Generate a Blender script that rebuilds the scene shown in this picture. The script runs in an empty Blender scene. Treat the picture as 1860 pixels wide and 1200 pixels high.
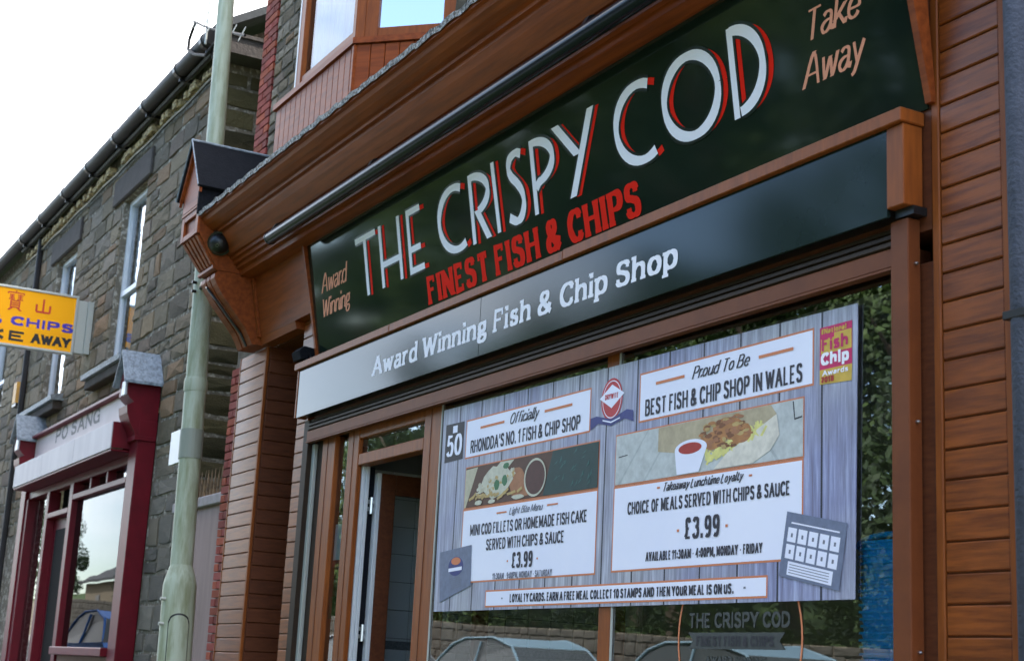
import bpy, math, random
from mathutils import Vector, Matrix
rnd = random.Random(7)
SC = bpy.context.scene
COL = SC.collection
R = math.radians

# ------------------------------------------------------------------ camera
cam_d = bpy.data.cameras.new('camera')
cam = bpy.data.objects.new('camera', cam_d); COL.objects.link(cam)
YAW, PITCH, ROLL = 1.07452758, 0.22708046, -0.05209611
Rm = Matrix.Rotation(YAW, 3, 'Z') @ Matrix.Rotation(PITCH, 3, 'X') @ Matrix.Rotation(ROLL, 3, 'Y')
M4 = Matrix((( Rm[0][0], Rm[0][2], -Rm[0][1], 0.0), (Rm[1][0], Rm[1][2], -Rm[1][1], -4.0), (Rm[2][0], Rm[2][2], -Rm[2][1], 1.25), (0, 0, 0, 1)))
cam.matrix_world = M4
cam_d.sensor_width = 36.0
cam_d.lens = 2740.47 / 1860 * 36
cam_d.dof.use_dof = True; cam_d.dof.focus_distance = 8.0; cam_d.dof.aperture_fstop = 4.8
cam_d.clip_start = 0.05; cam_d.clip_end = 3000
SC.camera = cam

# ------------------------------------------------------------------ sky and sun
SUN_EL, SUN_AZ = 48.0, 20.0          # sun stands behind the shop, so the street front is in shade
w = bpy.data.worlds.new('World'); SC.world = w; w.use_nodes = True
nt = w.node_tree; nt.nodes.clear(); N = nt.nodes.new; LK = nt.links.new
out = N('ShaderNodeOutputWorld')
sky = N('ShaderNodeTexSky'); sky.sky_type = 'NISHITA'; sky.sun_disc = False
sky.sun_elevation = R(SUN_EL); sky.sun_rotation = R(SUN_AZ); sky.dust_density = .4; sky.ozone_density = 1.5; sky.air_density = 1.0
b1 = N('ShaderNodeBackground'); b1.inputs[1].default_value = 0.15; LK(sky.outputs[0], b1.inputs[0])
b2 = N('ShaderNodeBackground'); b2.inputs[0].default_value = (1.0, 1.01, 1.03, 1); b2.inputs[1].default_value = 1.25
tc = N('ShaderNodeTexCoord')
mp = N('ShaderNodeMapping'); mp.inputs['Location'].default_value = (1.3, 0.4, 0.2); mp.inputs['Scale'].default_value = (1, 1, 2.2)
LK(tc.outputs['Generated'], mp.inputs[0])
ns = N('ShaderNodeTexNoise'); ns.inputs['Scale'].default_value = 1.7; ns.inputs['Detail'].default_value = 6; ns.inputs['Roughness'].default_value = .55
LK(mp.outputs[0], ns.inputs['Vector'])
dt = N('ShaderNodeVectorMath'); dt.operation = 'DOT_PRODUCT'; dt.inputs[1].default_value = (-0.10, 0.95, 0.30)
LK(tc.outputs['Generated'], dt.inputs[0])
ma = N('ShaderNodeMath'); ma.operation = 'MULTIPLY_ADD'; ma.inputs[1].default_value = 0.50
LK(dt.outputs['Value'], ma.inputs[0]); LK(ns.outputs[0], ma.inputs[2])
cr = N('ShaderNodeValToRGB'); cr.color_ramp.elements[0].position = 0.36; cr.color_ramp.elements[1].position = 0.56
LK(ma.outputs[0], cr.inputs[0])
mx = N('ShaderNodeMixShader'); LK(cr.outputs[0], mx.inputs[0]); LK(b1.outputs[0], mx.inputs[1]); LK(b2.outputs[0], mx.inputs[2])
LK(mx.outputs[0], out.inputs[0])
sd = bpy.data.lights.new('sun', 'SUN'); sd.energy = 3.0; sd.angle = R(4); sd.color = (1, .95, .88)
sun = bpy.data.objects.new('sun', sd); COL.objects.link(sun)
az = R(SUN_AZ)                       # direction towards the sun: (sin az, cos az)
sv = Vector((math.sin(az) * math.cos(R(SUN_EL)), math.cos(az) * math.cos(R(SUN_EL)), math.sin(R(SUN_EL))))
sun.rotation_euler = sv.to_track_quat('Z', 'Y').to_euler(); sun.location = (0, 20, 30)
SC.view_settings.view_transform = 'Standard'; SC.view_settings.look = 'None'
SC.view_settings.exposure = 2.25; SC.view_settings.gamma = 1.0; SC.view_settings.use_curve_mapping = False

# ------------------------------------------------------------------ materials
MATS = {}
def mat(name, col, rough=.6, spec=.5, metal=0., var=None, vscale=6., stretch=(1, 1, 1), bump=0., bscale=40., rand=0., coat=0., emit=0., detail=6., rbump=None, randhue=None, ramp=(.3, .7), rvar=0.):
    m = bpy.data.materials.new(name); m.use_nodes = True
    t = m.node_tree; b = t.nodes['Principled BSDF']; n = t.nodes.new; l = t.links.new
    b.inputs['Roughness'].default_value = rough; b.inputs['Metallic'].default_value = metal
    b.inputs['Specular IOR Level'].default_value = spec; b.inputs['Coat Weight'].default_value = coat; b.inputs['Coat Roughness'].default_value = .08
    b.inputs['Base Color'].default_value = (*col, 1)
    if var or bump or rand:
        tcn = n('ShaderNodeTexCoord'); oi = n('ShaderNodeObjectInfo')
        ad = n('ShaderNodeVectorMath'); ad.operation = 'MULTIPLY_ADD'; ad.inputs[1].default_value = stretch
        sc_ = n('ShaderNodeVectorMath'); sc_.operation = 'SCALE'; sc_.inputs[0].default_value = (37, 23, 51)
        l(oi.outputs['Random'], sc_.inputs['Scale']); l(tcn.outputs['Object'], ad.inputs[0]); l(sc_.outputs[0], ad.inputs[2])
        src = None
        if var:
            no = n('ShaderNodeTexNoise'); no.inputs['Scale'].default_value = vscale; no.inputs['Detail'].default_value = detail; no.inputs['Roughness'].default_value = .62
            l(ad.outputs[0], no.inputs['Vector'])
            rp = n('ShaderNodeValToRGB'); e = rp.color_ramp.elements
            e[0].position, e[1].position = ramp; e[0].color = (*col, 1); e[1].color = (*var, 1)
            l(no.outputs[0], rp.inputs[0]); src = rp.outputs[0]
            if rvar:
                mr = n('ShaderNodeMapRange'); mr.inputs[3].default_value = max(.02, rough - rvar); mr.inputs[4].default_value = rough + rvar
                l(no.outputs[0], mr.inputs[0]); l(mr.outputs[0], b.inputs['Roughness'])
        if rand:
            hs = n('ShaderNodeHueSaturation')
            mr = n('ShaderNodeMapRange'); mr.inputs[3].default_value = 1 - rand; mr.inputs[4].default_value = 1 + rand
            l(oi.outputs['Random'], mr.inputs[0]); l(mr.outputs[0], hs.inputs['Value'])
            if randhue:
                wn = n('ShaderNodeTexWhiteNoise'); wn.noise_dimensions = '1D'; l(oi.outputs['Random'], wn.inputs['W'])
                m2 = n('ShaderNodeMix'); m2.data_type = 'RGBA'
                rp2 = n('ShaderNodeValToRGB'); rp2.color_ramp.interpolation = 'CONSTANT'
                el = rp2.color_ramp.elements
                for i, c in enumerate(randhue):
                    p = i / len(randhue)
                    if i < 2: el[i].position = p; ee = el[i]
                    else: ee = el.new(p)
                    ee.color = (*c, 1)
                l(wn.outputs['Value'], rp2.inputs[0])
                m2.inputs[0].default_value = .6
                if src: l(src, m2.inputs[6])
                else: m2.inputs[6].default_value = (*col, 1)
                l(rp2.outputs[0], m2.inputs[7]); src = m2.outputs[2]
            if src: l(src, hs.inputs['Color'])
            else: hs.inputs['Color'].default_value = (*col, 1)
            src = hs.outputs[0]
        if src: l(src, b.inputs['Base Color'])
        if bump:
            nb = n('ShaderNodeTexNoise'); nb.inputs['Scale'].default_value = bscale; nb.inputs['Detail'].default_value = 5
            l(ad.outputs[0], nb.inputs['Vector'])
            bp = n('ShaderNodeBump'); bp.inputs['Strength'].default_value = bump; bp.inputs['Distance'].default_value = .02
            l(nb.outputs[0], bp.inputs['Height']); l(bp.outputs[0], b.inputs['Normal'])
    if emit:
        b.inputs['Emission Color'].default_value = (*col, 1); b.inputs['Emission Strength'].default_value = emit
    MATS[name] = m
    return m
def glass(name, tint=(.75, .8, .78), ior=1.6, boost=.06, rough=.0):
    m = bpy.data.materials.new(name); m.use_nodes = True
    t = m.node_tree; t.nodes.clear(); n = t.nodes.new; l = t.links.new
    o = n('ShaderNodeOutputMaterial'); tr = n('ShaderNodeBsdfTransparent'); tr.inputs[0].default_value = (*tint, 1)
    g = n('ShaderNodeBsdfGlossy'); g.inputs['Roughness'].default_value = rough; g.inputs[0].default_value = (.95, .97, 1, 1)
    fr = n('ShaderNodeFresnel'); fr.inputs[0].default_value = ior
    ad = n('ShaderNodeMath'); ad.inputs[1].default_value = boost; l(fr.outputs[0], ad.inputs[0])
    ad.use_clamp = True
    mxn = n('ShaderNodeMixShader'); l(ad.outputs[0], mxn.inputs[0]); l(tr.outputs[0], mxn.inputs[1]); l(g.outputs[0], mxn.inputs[2])
    tcn = n('ShaderNodeTexCoord'); nb = n('ShaderNodeTexNoise'); nb.inputs['Scale'].default_value = 1.1; nb.inputs['Detail'].default_value = 1
    l(tcn.outputs['Object'], nb.inputs[0])
    bp = n('ShaderNodeBump'); bp.inputs['Strength'].default_value = .12; bp.inputs['Distance'].default_value = .012; l(nb.outputs[0], bp.inputs['Height']); l(bp.outputs[0], g.inputs['Normal'])
    l(mxn.outputs[0], o.inputs[0]); MATS[name] = m
    return m

OAK1, OAK2 = (.245, .060, .008), (.125, .027, .004)
mat('oak_h', OAK1, .36, .36, var=OAK2, vscale=5, stretch=(.7, 6, 9), bump=.05, bscale=30, rand=.13, detail=9, ramp=(.40, .64))
mat('oak_v', OAK1, .40, .3, var=OAK2, vscale=5, stretch=(9, 6, .7), bump=.05, bscale=30, rand=.08, detail=9, ramp=(.40, .64))
mat('oak_frame', (.27, .072, .013), .42, .2, var=(.17, .044, .010), vscale=5, stretch=(7, 6, .8), rand=.05, detail=4)
mat('oak_dark', (.13, .038, .014), .5, .3, var=(.075, .02, .008), vscale=5, stretch=(2, 6, 9), rand=.12)
mat('mahog', (.27, .062, .014), .46, .16, var=(.155, .034, .009), vscale=4, stretch=(.45, 7, 7), bump=.06, bscale=22, detail=9, ramp=(.36, .66))
mat('guide_brown', (.16, .045, .014), .5, .18, var=(.12, .034, .012), vscale=8, rand=.03)
mat('shutter_dark', (.030, .016, .008), .55, .2, var=(.02, .012, .008), vscale=12)
mat('sign_green', (.006, .013, .010), .07, .45, var=(.010, .019, .014), vscale=1.2, rvar=.03)
mat('sign_low', (.007, .015, .014), .10, .28, var=(.011, .021, .017), vscale=1.0, rvar=.03)
mat('tube', (.005, .008, .016), .22, .25)
mat('black', (.008, .008, .009), .35, .5)
mat('black_rough', (.006, .007, .010), .9, .12, var=(.010, .011, .015), vscale=18, bump=.3, bscale=60)
mat('lead', (.25, .30, .36), .5, .5, var=(.13, .155, .19), vscale=22, bump=.5, bscale=45, ramp=(.4, .65))
mat('lead_edge', (.30, .31, .32), .55, .4, var=(.03, .03, .03), vscale=38, bump=.9, bscale=60, ramp=(.42, .55))
mat('white_letter', (.90, .87, .93), .6, .02)
mat('red_letter', (.80, .020, .008), .6, .02)
mat('copper_letter', (.78, .32, .20), .6, .03)
mat('dark_gap', (.006, .012, .010), .2, .5)
mat('white_pvc', (.62, .63, .66), .35, .5, var=(.54, .55, .58), vscale=5)
mat('steel', (.55, .56, .58), .3, .5, metal=1)
mat('gold', (.5, .3, .1), .3, .5, metal=1)
mat('brick_red', (.30, .055, .035), .85, .25, var=(.20, .035, .026), vscale=22, bump=.5, bscale=90, rand=.28, randhue=[(.30, .055, .045), (.24, .05, .045), (.36, .08, .035), (.27, .07, .065)])
mat('mortar', (.17, .15, .125), .95, .1, var=(.09, .08, .065), vscale=9, bump=.8, bscale=50)
mat('mortar_dark', (.15, .128, .098), .95, .1, var=(.42, .38, .32), vscale=16, ramp=(.50, .66), bump=.8, bscale=40)
STN = [(.21, .165, .115), (.25, .20, .135), (.165, .14, .11), (.30, .22, .135), (.21, .178, .145), (.31, .19, .11), (.18, .152, .105), (.25, .19, .155), (.13, .112, .09)]
mat('stone', (.21, .168, .118), .9, .2, var=(.06, .052, .040), vscale=7, bump=1.0, bscale=30, rand=.32, randhue=STN)
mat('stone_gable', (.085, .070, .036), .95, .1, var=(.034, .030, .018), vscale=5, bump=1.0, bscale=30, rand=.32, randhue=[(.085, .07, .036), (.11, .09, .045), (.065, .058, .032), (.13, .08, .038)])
mat('stone_low', (.17, .15, .12), .9, .2, var=(.10, .092, .085), vscale=5, bump=1.0, bscale=30, rand=.22, randhue=[(.19, .17, .14), (.15, .138, .118), (.21, .17, .12), (.17, .155, .135)])
mat('lintel', (.085, .073, .066), .9, .2, var=(.060, .050, .046), vscale=6, bump=.4, bscale=30, rand=.1)
mat('eaves_stone', (.62, .47, .26), .9, .2, var=(.14, .10, .06), vscale=16, bump=.8, bscale=40, stretch=(.7, 2, 2), ramp=(.4, .62))
mat('gutter', (.030, .027, .028), .6, .25, var=(.02, .018, .018), vscale=8)
mat('slate', (.05, .055, .06), .75, .3, var=(.03, .033, .036), vscale=5, bump=.4, bscale=10)
mat('lamp_green', (.36, .40, .31), .5, .45, var=(.20, .22, .125), vscale=5, stretch=(3, 3, .45), bump=.15, bscale=30, detail=10, ramp=(.42, .68))
mat('maroon', (.135, .004, .012), .42, .25, var=(.095, .003, .009), vscale=6)
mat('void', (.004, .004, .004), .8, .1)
mat('pink_panel', (.60, .50, .49), .55, .4, var=(.50, .41, .40), vscale=2.4, stretch=(1, 1, 1), bump=.02)
mat('white_box', (.52, .47, .49), .5, .3, var=(.42, .375, .40), vscale=2.0, stretch=(2, 1, .4))
mat('grey_letter', (.13, .11, .11), .6, .3, var=(.22, .19, .18), vscale=18)
mat('yellow', (.95, .40, .010), .5, .08, emit=.0)
mat('alarm_yellow', (.62, .30, .03), .5, .4, var=(.4, .18, .03), vscale=12)
mat('sign_blue', (.06, .04, .36), .5, .3)
mat('sign_red', (.50, .03, .02), .5, .3)
mat('sign_black', (.02, .02, .02), .5, .3)
mat('alu', (.42, .43, .40), .45, .5, metal=.3)
mat('gate_pink', (.29, .20, .185), .7, .3, var=(.22, .15, .135), vscale=3, stretch=(3, 3, .4), bump=.1, bscale=20)
mat('gate_cap', (.30, .27, .28), .7, .3, var=(.2, .17, .17), vscale=9)
mat('rust', (.30, .19, .10), .8, .3, var=(.05, .035, .028), vscale=20)
mat('curtain', (.88, .92, .96), .8, .2, var=(.62, .67, .74), vscale=9, stretch=(6, 6, .2))
mat('grey_render', (.085, .095, .13), .8, .2, var=(.06, .068, .095), vscale=12, bump=.5, bscale=60)
mat('tile_white', (.80, .80, .78), .25, .5, rand=.03)
mat('tile_grout', (.25, .25, .24), .8, .2)
mat('tile_band', (.10, .11, .12), .3, .5, var=(.3, .3, .3), vscale=60)
mat('ceiling_white', (.8, .8, .78), .9, .2)
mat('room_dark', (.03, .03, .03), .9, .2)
mat('floor_grey', (.4, .4, .38), .7, .3)
mat('tub_blue', (.012, .44, 1.0), .35, .5, rand=.08)
mat('orange', (.60, .20, .09), .6, .3)
mat('banner_white', (.83, .83, .95), .55, .3, var=(.76, .77, .92), vscale=1.5)
mat('ink', (.030, .030, .045), .6, .3)
mat('ink_grey', (.16, .17, .22), .6, .3)
mat('asphalt', (.05, .05, .052), .9, .3, var=(.035, .035, .037), vscale=3, bump=.4, bscale=120)
mat('paving', (.23, .22, .21), .85, .3, var=(.17, .165, .155), vscale=3, bump=.3, bscale=60, rand=.12)
mat('kerb', (.28, .27, .26), .85, .3, var=(.2, .19, .18), vscale=8, rand=.1)
mat('line_white', (.7, .7, .68), .7, .3)
mat('grass', (.05, .085, .02), .9, .2, var=(.03, .05, .014), vscale=.6, bump=.6, bscale=8)
mat('bark', (.07, .055, .04), .9, .2, var=(.04, .032, .025), vscale=9, bump=.6, bscale=20)
mat('rose', (.62, .25, .22), .6, .3)

def leafmat(name, a, b_):
    m = mat(name, a, .6, .3, var=b_, vscale=.9, rand=.15)
    return m
mat('stone_far', (.085, .080, .068), .9, .2, var=(.045, .042, .036), vscale=4, bump=.8, bscale=10)
leafmat('leaf', (.030, .062, .014), (.060, .105, .018))
leafmat('leaf_dark', (.016, .036, .012), (.034, .062, .016))
glass('glass_shop', (.90, .93, .92), 1.5, .12)
glass('glass_up', (.75, .8, .82), 1.5, .12)
glass('glass_bay', (.8, .85, .9), 1.5, .02)
glass('glass_bay_side', (.3, .35, .4), 1.5, .62)
glass('glass_ps', (.22, .24, .25), 1.5, -.10)

# weathered boards printed on the banner: flat print
m = bpy.data.materials.new('banner_boards'); m.use_nodes = True; MATS['banner_boards'] = m
t = m.node_tree; b = t.nodes['Principled BSDF']; n = t.nodes.new; l = t.links.new
b.inputs['Roughness'].default_value = .5
tcn = n('ShaderNodeTexCoord'); sp = n('ShaderNodeSeparateXYZ'); l(tcn.outputs['Object'], sp.inputs[0])
dv = n('ShaderNodeMath'); dv.operation = 'DIVIDE'; dv.inputs[1].default_value = .272; l(sp.outputs[0], dv.inputs[0])
fl = n('ShaderNodeMath'); fl.operation = 'FLOOR'; l(dv.outputs[0], fl.inputs[0])
fr = n('ShaderNodeMath'); fr.operation = 'FRACT'; l(dv.outputs[0], fr.inputs[0])
cb = n('ShaderNodeCombineXYZ')
mu = n('ShaderNodeMath'); mu.operation = 'MULTIPLY'; mu.inputs[1].default_value = 34; l(sp.outputs[0], mu.inputs[0])
mz = n('ShaderNodeMath'); mz.operation = 'MULTIPLY'; mz.inputs[1].default_value = 1.6; l(sp.outputs[2], mz.inputs[0])
l(mu.outputs[0], cb.inputs[0]); l(mz.outputs[0], cb.inputs[2]); l(fl.outputs[0], cb.inputs[1])
no = n('ShaderNodeTexNoise'); no.inputs['Scale'].default_value = 1.5; no.inputs['Detail'].default_value = 7; no.inputs['Roughness'].default_value = .7; l(cb.outputs[0], no.inputs[0])
rp = n('ShaderNodeValToRGB'); e = rp.color_ramp.elements; e[0].position = .28; e[1].position = .72
e[0].color = (.12, .115, .15, 1); e[1].color = (.50, .53, .70, 1); k = e.new(.5); k.color = (.27, .28, .41, 1)
l(no.outputs[0], rp.inputs[0])
n2 = n('ShaderNodeTexNoise'); n2.inputs['Scale'].default_value = 1.1; n2.inputs['Detail'].default_value = 3; l(tcn.outputs['Object'], n2.inputs[0])
hs = n('ShaderNodeHueSaturation'); mr = n('ShaderNodeMapRange'); mr.inputs[1].default_value = .35; mr.inputs[2].default_value = .65; mr.inputs[3].default_value = .25; mr.inputs[4].default_value = 1.3
l(n2.outputs[0], mr.inputs[0]); l(mr.outputs[0], hs.inputs['Saturation']); l(rp.outputs[0], hs.inputs['Color'])
cmpn = n('ShaderNodeMath'); cmpn.operation = 'LESS_THAN'; cmpn.inputs[1].default_value = .045; l(fr.outputs[0], cmpn.inputs[0])
mxx = n('ShaderNodeMix'); mxx.data_type = 'RGBA'; l(cmpn.outputs[0], mxx.inputs[0]); l(hs.outputs[0], mxx.inputs[6]); mxx.inputs[7].default_value = (.012, .014, .03, 1)
l(mxx.outputs[2], b.inputs['Base Color'])

# ------------------------------------------------------------------ helpers
class MB:
    """collects polygons for one mesh object"""
    def __init__(s): s.v = []; s.f = []; s.mi = []; s.mats = []; s.cur = 0
    def use(s, m):
        if m not in s.mats: s.mats.append(m)
        s.cur = s.mats.index(m)
    def face(s, pts):
        i = len(s.v); s.v += [tuple(p) for p in pts]; s.f.append(tuple(range(i, i + len(pts)))); s.mi.append(s.cur)
    def add(s, vs, fs, T=None):
        i = len(s.v)
        s.v += [tuple(T(p)) if T else tuple(p) for p in vs]
        for f in fs: s.f.append(tuple(i + k for k in f)); s.mi.append(s.cur)
    def box(s, x0, x1, y0, y1, z0, z1, ch=0.):
        if x0 > x1: x0, x1 = x1, x0
        if y0 > y1: y0, y1 = y1, y0
        if z0 > z1: z0, z1 = z1, z0
        ch = min(ch, (x1 - x0) * .4, (y1 - y0) * .4, (z1 - z0) * .4)
        if ch <= 0:
            v = [(x, y, z) for x in (x0, x1) for y in (y0, y1) for z in (z0, z1)]
            s.add(v, [(0, 1, 3, 2), (4, 6, 7, 5), (0, 4, 5, 1), (2, 3, 7, 6), (0, 2, 6, 4), (1, 5, 7, 3)]); return
        c = ch; V = []; idx = {}
        X, Y, Z = (x0, x1), (y0, y1), (z0, z1); sg = (1, -1)
        for i in (0, 1):
            for j in (0, 1):
                for k in (0, 1):
                    for a in range(3):
                        idx[i, j, k, a] = len(V)
                        V.append((X[i] + (0 if a == 0 else c * sg[i]), Y[j] + (0 if a == 1 else c * sg[j]), Z[k] + (0 if a == 2 else c * sg[k])))
        F = []
        for i in (0, 1):
            q = [idx[i, 0, 0, 0], idx[i, 1, 0, 0], idx[i, 1, 1, 0], idx[i, 0, 1, 0]]; F.append(q if i else q[::-1])
            q = [idx[0, i, 0, 1], idx[1, i, 0, 1], idx[1, i, 1, 1], idx[0, i, 1, 1]]; F.append(q if not i else q[::-1])
            q = [idx[0, 0, i, 2], idx[1, 0, i, 2], idx[1, 1, i, 2], idx[0, 1, i, 2]]; F.append(q if i else q[::-1])
        for i in (0, 1):
            for j in (0, 1):
                F.append([idx[i, j, 0, 0], idx[i, j, 1, 0], idx[i, j, 1, 1], idx[i, j, 0, 1]])
                F.append([idx[i, 0, j, 0], idx[i, 1, j, 0], idx[i, 1, j, 2], idx[i, 0, j, 2]])
                F.append([idx[0, i, j, 1], idx[1, i, j, 1], idx[1, i, j, 2], idx[0, i, j, 2]])
        for i in (0, 1):
            for j in (0, 1):
                for k in (0, 1): F.append([idx[i, j, k, a] for a in range(3)])
        s.add(V, F)
    def prism(s, prof, x0, x1, T=None):
        """profile of (y,z) points swept from x0 to x1, capped"""
        n_ = len(prof)
        v = [(x0, y, z) for y, z in prof] + [(x1, y, z) for y, z in prof]
        fs = [(i, (i + 1) % n_, n_ + (i + 1) % n_, n_ + i) for i in range(n_)] + [tuple(range(n_))[::-1], tuple(range(n_, 2 * n_))]
        s.add(v, fs, T)
    def zprism(s, pts, z0, z1, T=None):
        n_ = len(pts)
        v = [(x, y, z0) for x, y in pts] + [(x, y, z1) for x, y in pts]
        s.add(v, [(i, (i + 1) % n_, n_ + (i + 1) % n_, n_ + i) for i in range(n_)] + [tuple(range(n_))[::-1], tuple(range(n_, 2 * n_))], T)
    def yprism(s, pts, y0, y1, T=None):
        n_ = len(pts)
        v = [(x, y0, z) for x, z in pts] + [(x, y1, z) for x, z in pts]
        s.add(v, [(i, (i + 1) % n_, n_ + (i + 1) % n_, n_ + i) for i in range(n_)] + [tuple(range(n_))[::-1], tuple(range(n_, 2 * n_))], T)
    def tube(s, pts, r, seg=12, cap=True):
        pts = [Vector(p) for p in pts]; rs = r if isinstance(r, (list, tuple)) else [r] * len(pts)
        rings = []; up = None
        for i, p in enumerate(pts):
            d = (pts[min(i + 1, len(pts) - 1)] - pts[max(i - 1, 0)]).normalized()
            if up is None: up = Vector((0, 0, 1)) if abs(d.z) < .9 else Vector((1, 0, 0))
            a = d.cross(up).normalized(); bb = a.cross(d).normalized(); up = bb
            base = len(s.v)
            for k_ in range(seg):
                th = 2 * math.pi * k_ / seg; s.v.append(tuple(p + (a * math.cos(th) + bb * math.sin(th)) * rs[i]))
            rings.append(base)
        for i in range(len(rings) - 1):
            for k_ in range(seg):
                s.f.append((rings[i] + k_, rings[i] + (k_ + 1) % seg, rings[i + 1] + (k_ + 1) % seg, rings[i + 1] + k_)); s.mi.append(s.cur)
        if cap:
            s.f.append(tuple(rings[0] + k_ for k_ in range(seg))[::-1]); s.mi.append(s.cur)
            s.f.append(tuple(rings[-1] + k_ for k_ in range(seg))); s.mi.append(s.cur)
    def build(s, name, material=None, parent=None, smooth=False, origin=None):
        me = bpy.data.meshes.new(name)
        o_ = Vector(origin) if origin is not None else None
        if o_ is None:
            xs = [p[0] for p in s.v]; ys = [p[1] for p in s.v]; zs = [p[2] for p in s.v]
            o_ = Vector(((min(xs) + max(xs)) / 2, (min(ys) + max(ys)) / 2, min(zs)))
        me.from_pydata([tuple(Vector(p) - o_) for p in s.v], [], s.f)
        if s.mats:
            for m_ in s.mats: me.materials.append(MATS[m_])
            me.polygons.foreach_set('material_index', s.mi)
        elif material: me.materials.append(MATS[material])
        if smooth: me.polygons.foreach_set('use_smooth', [True] * len(me.polygons))
        me.update()
        ob = bpy.data.objects.new(name, me); COL.objects.link(ob)
        put(ob, parent, o_)
        return ob
WPOS = {}
def put(ob, parent, loc):
    loc = Vector(loc)
    WPOS[ob.name] = loc
    if parent is not None:
        ob.parent = parent; ob.location = loc - WPOS[parent.name]
    else: ob.location = loc
def smooth_by_angle(ob, ang=35):
    me = ob.data; me.polygons.foreach_set('use_smooth', [True] * len(me.polygons))
    try: me.set_sharp_from_angle(angle=R(ang))
    except Exception: pass
def empty(name, loc, parent=None):
    o = bpy.data.objects.new(name, None); COL.objects.link(o); o.empty_display_size = .2; put(o, parent, loc); return o
def tag(o, label=None, cat=None, group=None, kind=None):
    if label: o['label'] = label
    if cat: o['category'] = cat
    if group: o['group'] = group
    if kind: o['kind'] = kind
    return o
def bx(name, m_, parent, x0, x1, y0, y1, z0, z1, ch=.003, **k):
    b_ = MB(); b_.box(x0, x1, y0, y1, z0, z1, ch); return b_.build(name, m_, parent, **k)
def inst(name, me, parent, loc, scale=(1, 1, 1), rot=None, m_=None):
    o = bpy.data.objects.new(name, me); COL.objects.link(o); put(o, parent, loc); o.scale = scale
    if rot is not None: o.rotation_euler = rot
    return o
def rect_frame(mb, x0, x1, z0, z1, y0, y1, w_, wb=None, wt=None, ch=.004):
    """butt-jointed rectangular frame in the XZ plane"""
    wb = w_ if wb is None else wb; wt = w_ if wt is None else wt
    mb.box(x0, x0 + w_, y0, y1, z0, z1, ch); mb.box(x1 - w_, x1, y0, y1, z0, z1, ch)
    mb.box(x0 + w_, x1 - w_, y0 + .001, y1, z0, z0 + wb, ch); mb.box(x0 + w_, x1 - w_, y0 + .001, y1, z1 - wt, z1, ch)
def wall_holes(mb, x0, x1, z0, z1, y, depth, holes):
    """front sheet of a wall in XZ at y with openings (x0,x1,z0,z1) and their reveals"""
    xs = sorted({x0, x1, *[h[0] for h in holes], *[h[1] for h in holes]}); zs = sorted({z0, z1, *[h[2] for h in holes], *[h[3] for h in holes]})
    for i in range(len(xs) - 1):
        for j in range(len(zs) - 1):
            cx, cz = (xs[i] + xs[i + 1]) / 2, (zs[j] + zs[j + 1]) / 2
            if cx < x0 or cx > x1 or cz < z0 or cz > z1: continue
            if any(h[0] < cx < h[1] and h[2] < cz < h[3] for h in holes): continue
            mb.face([(xs[i], y, zs[j]), (xs[i + 1], y, zs[j]), (xs[i + 1], y, zs[j + 1]), (xs[i], y, zs[j + 1])])
    for a, b_, c, d in holes:
        mb.face([(a, y, c), (a, y, d), (a, y + depth, d), (a, y + depth, c)]); mb.face([(b_, y, c), (b_, y + depth, c), (b_, y + depth, d), (b_, y, d)])
        mb.face([(a, y, c), (a, y + depth, c), (b_, y + depth, c), (b_, y, c)]); mb.face([(a, y, d), (b_, y, d), (b_, y + depth, d), (a, y + depth, d)])

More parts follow.
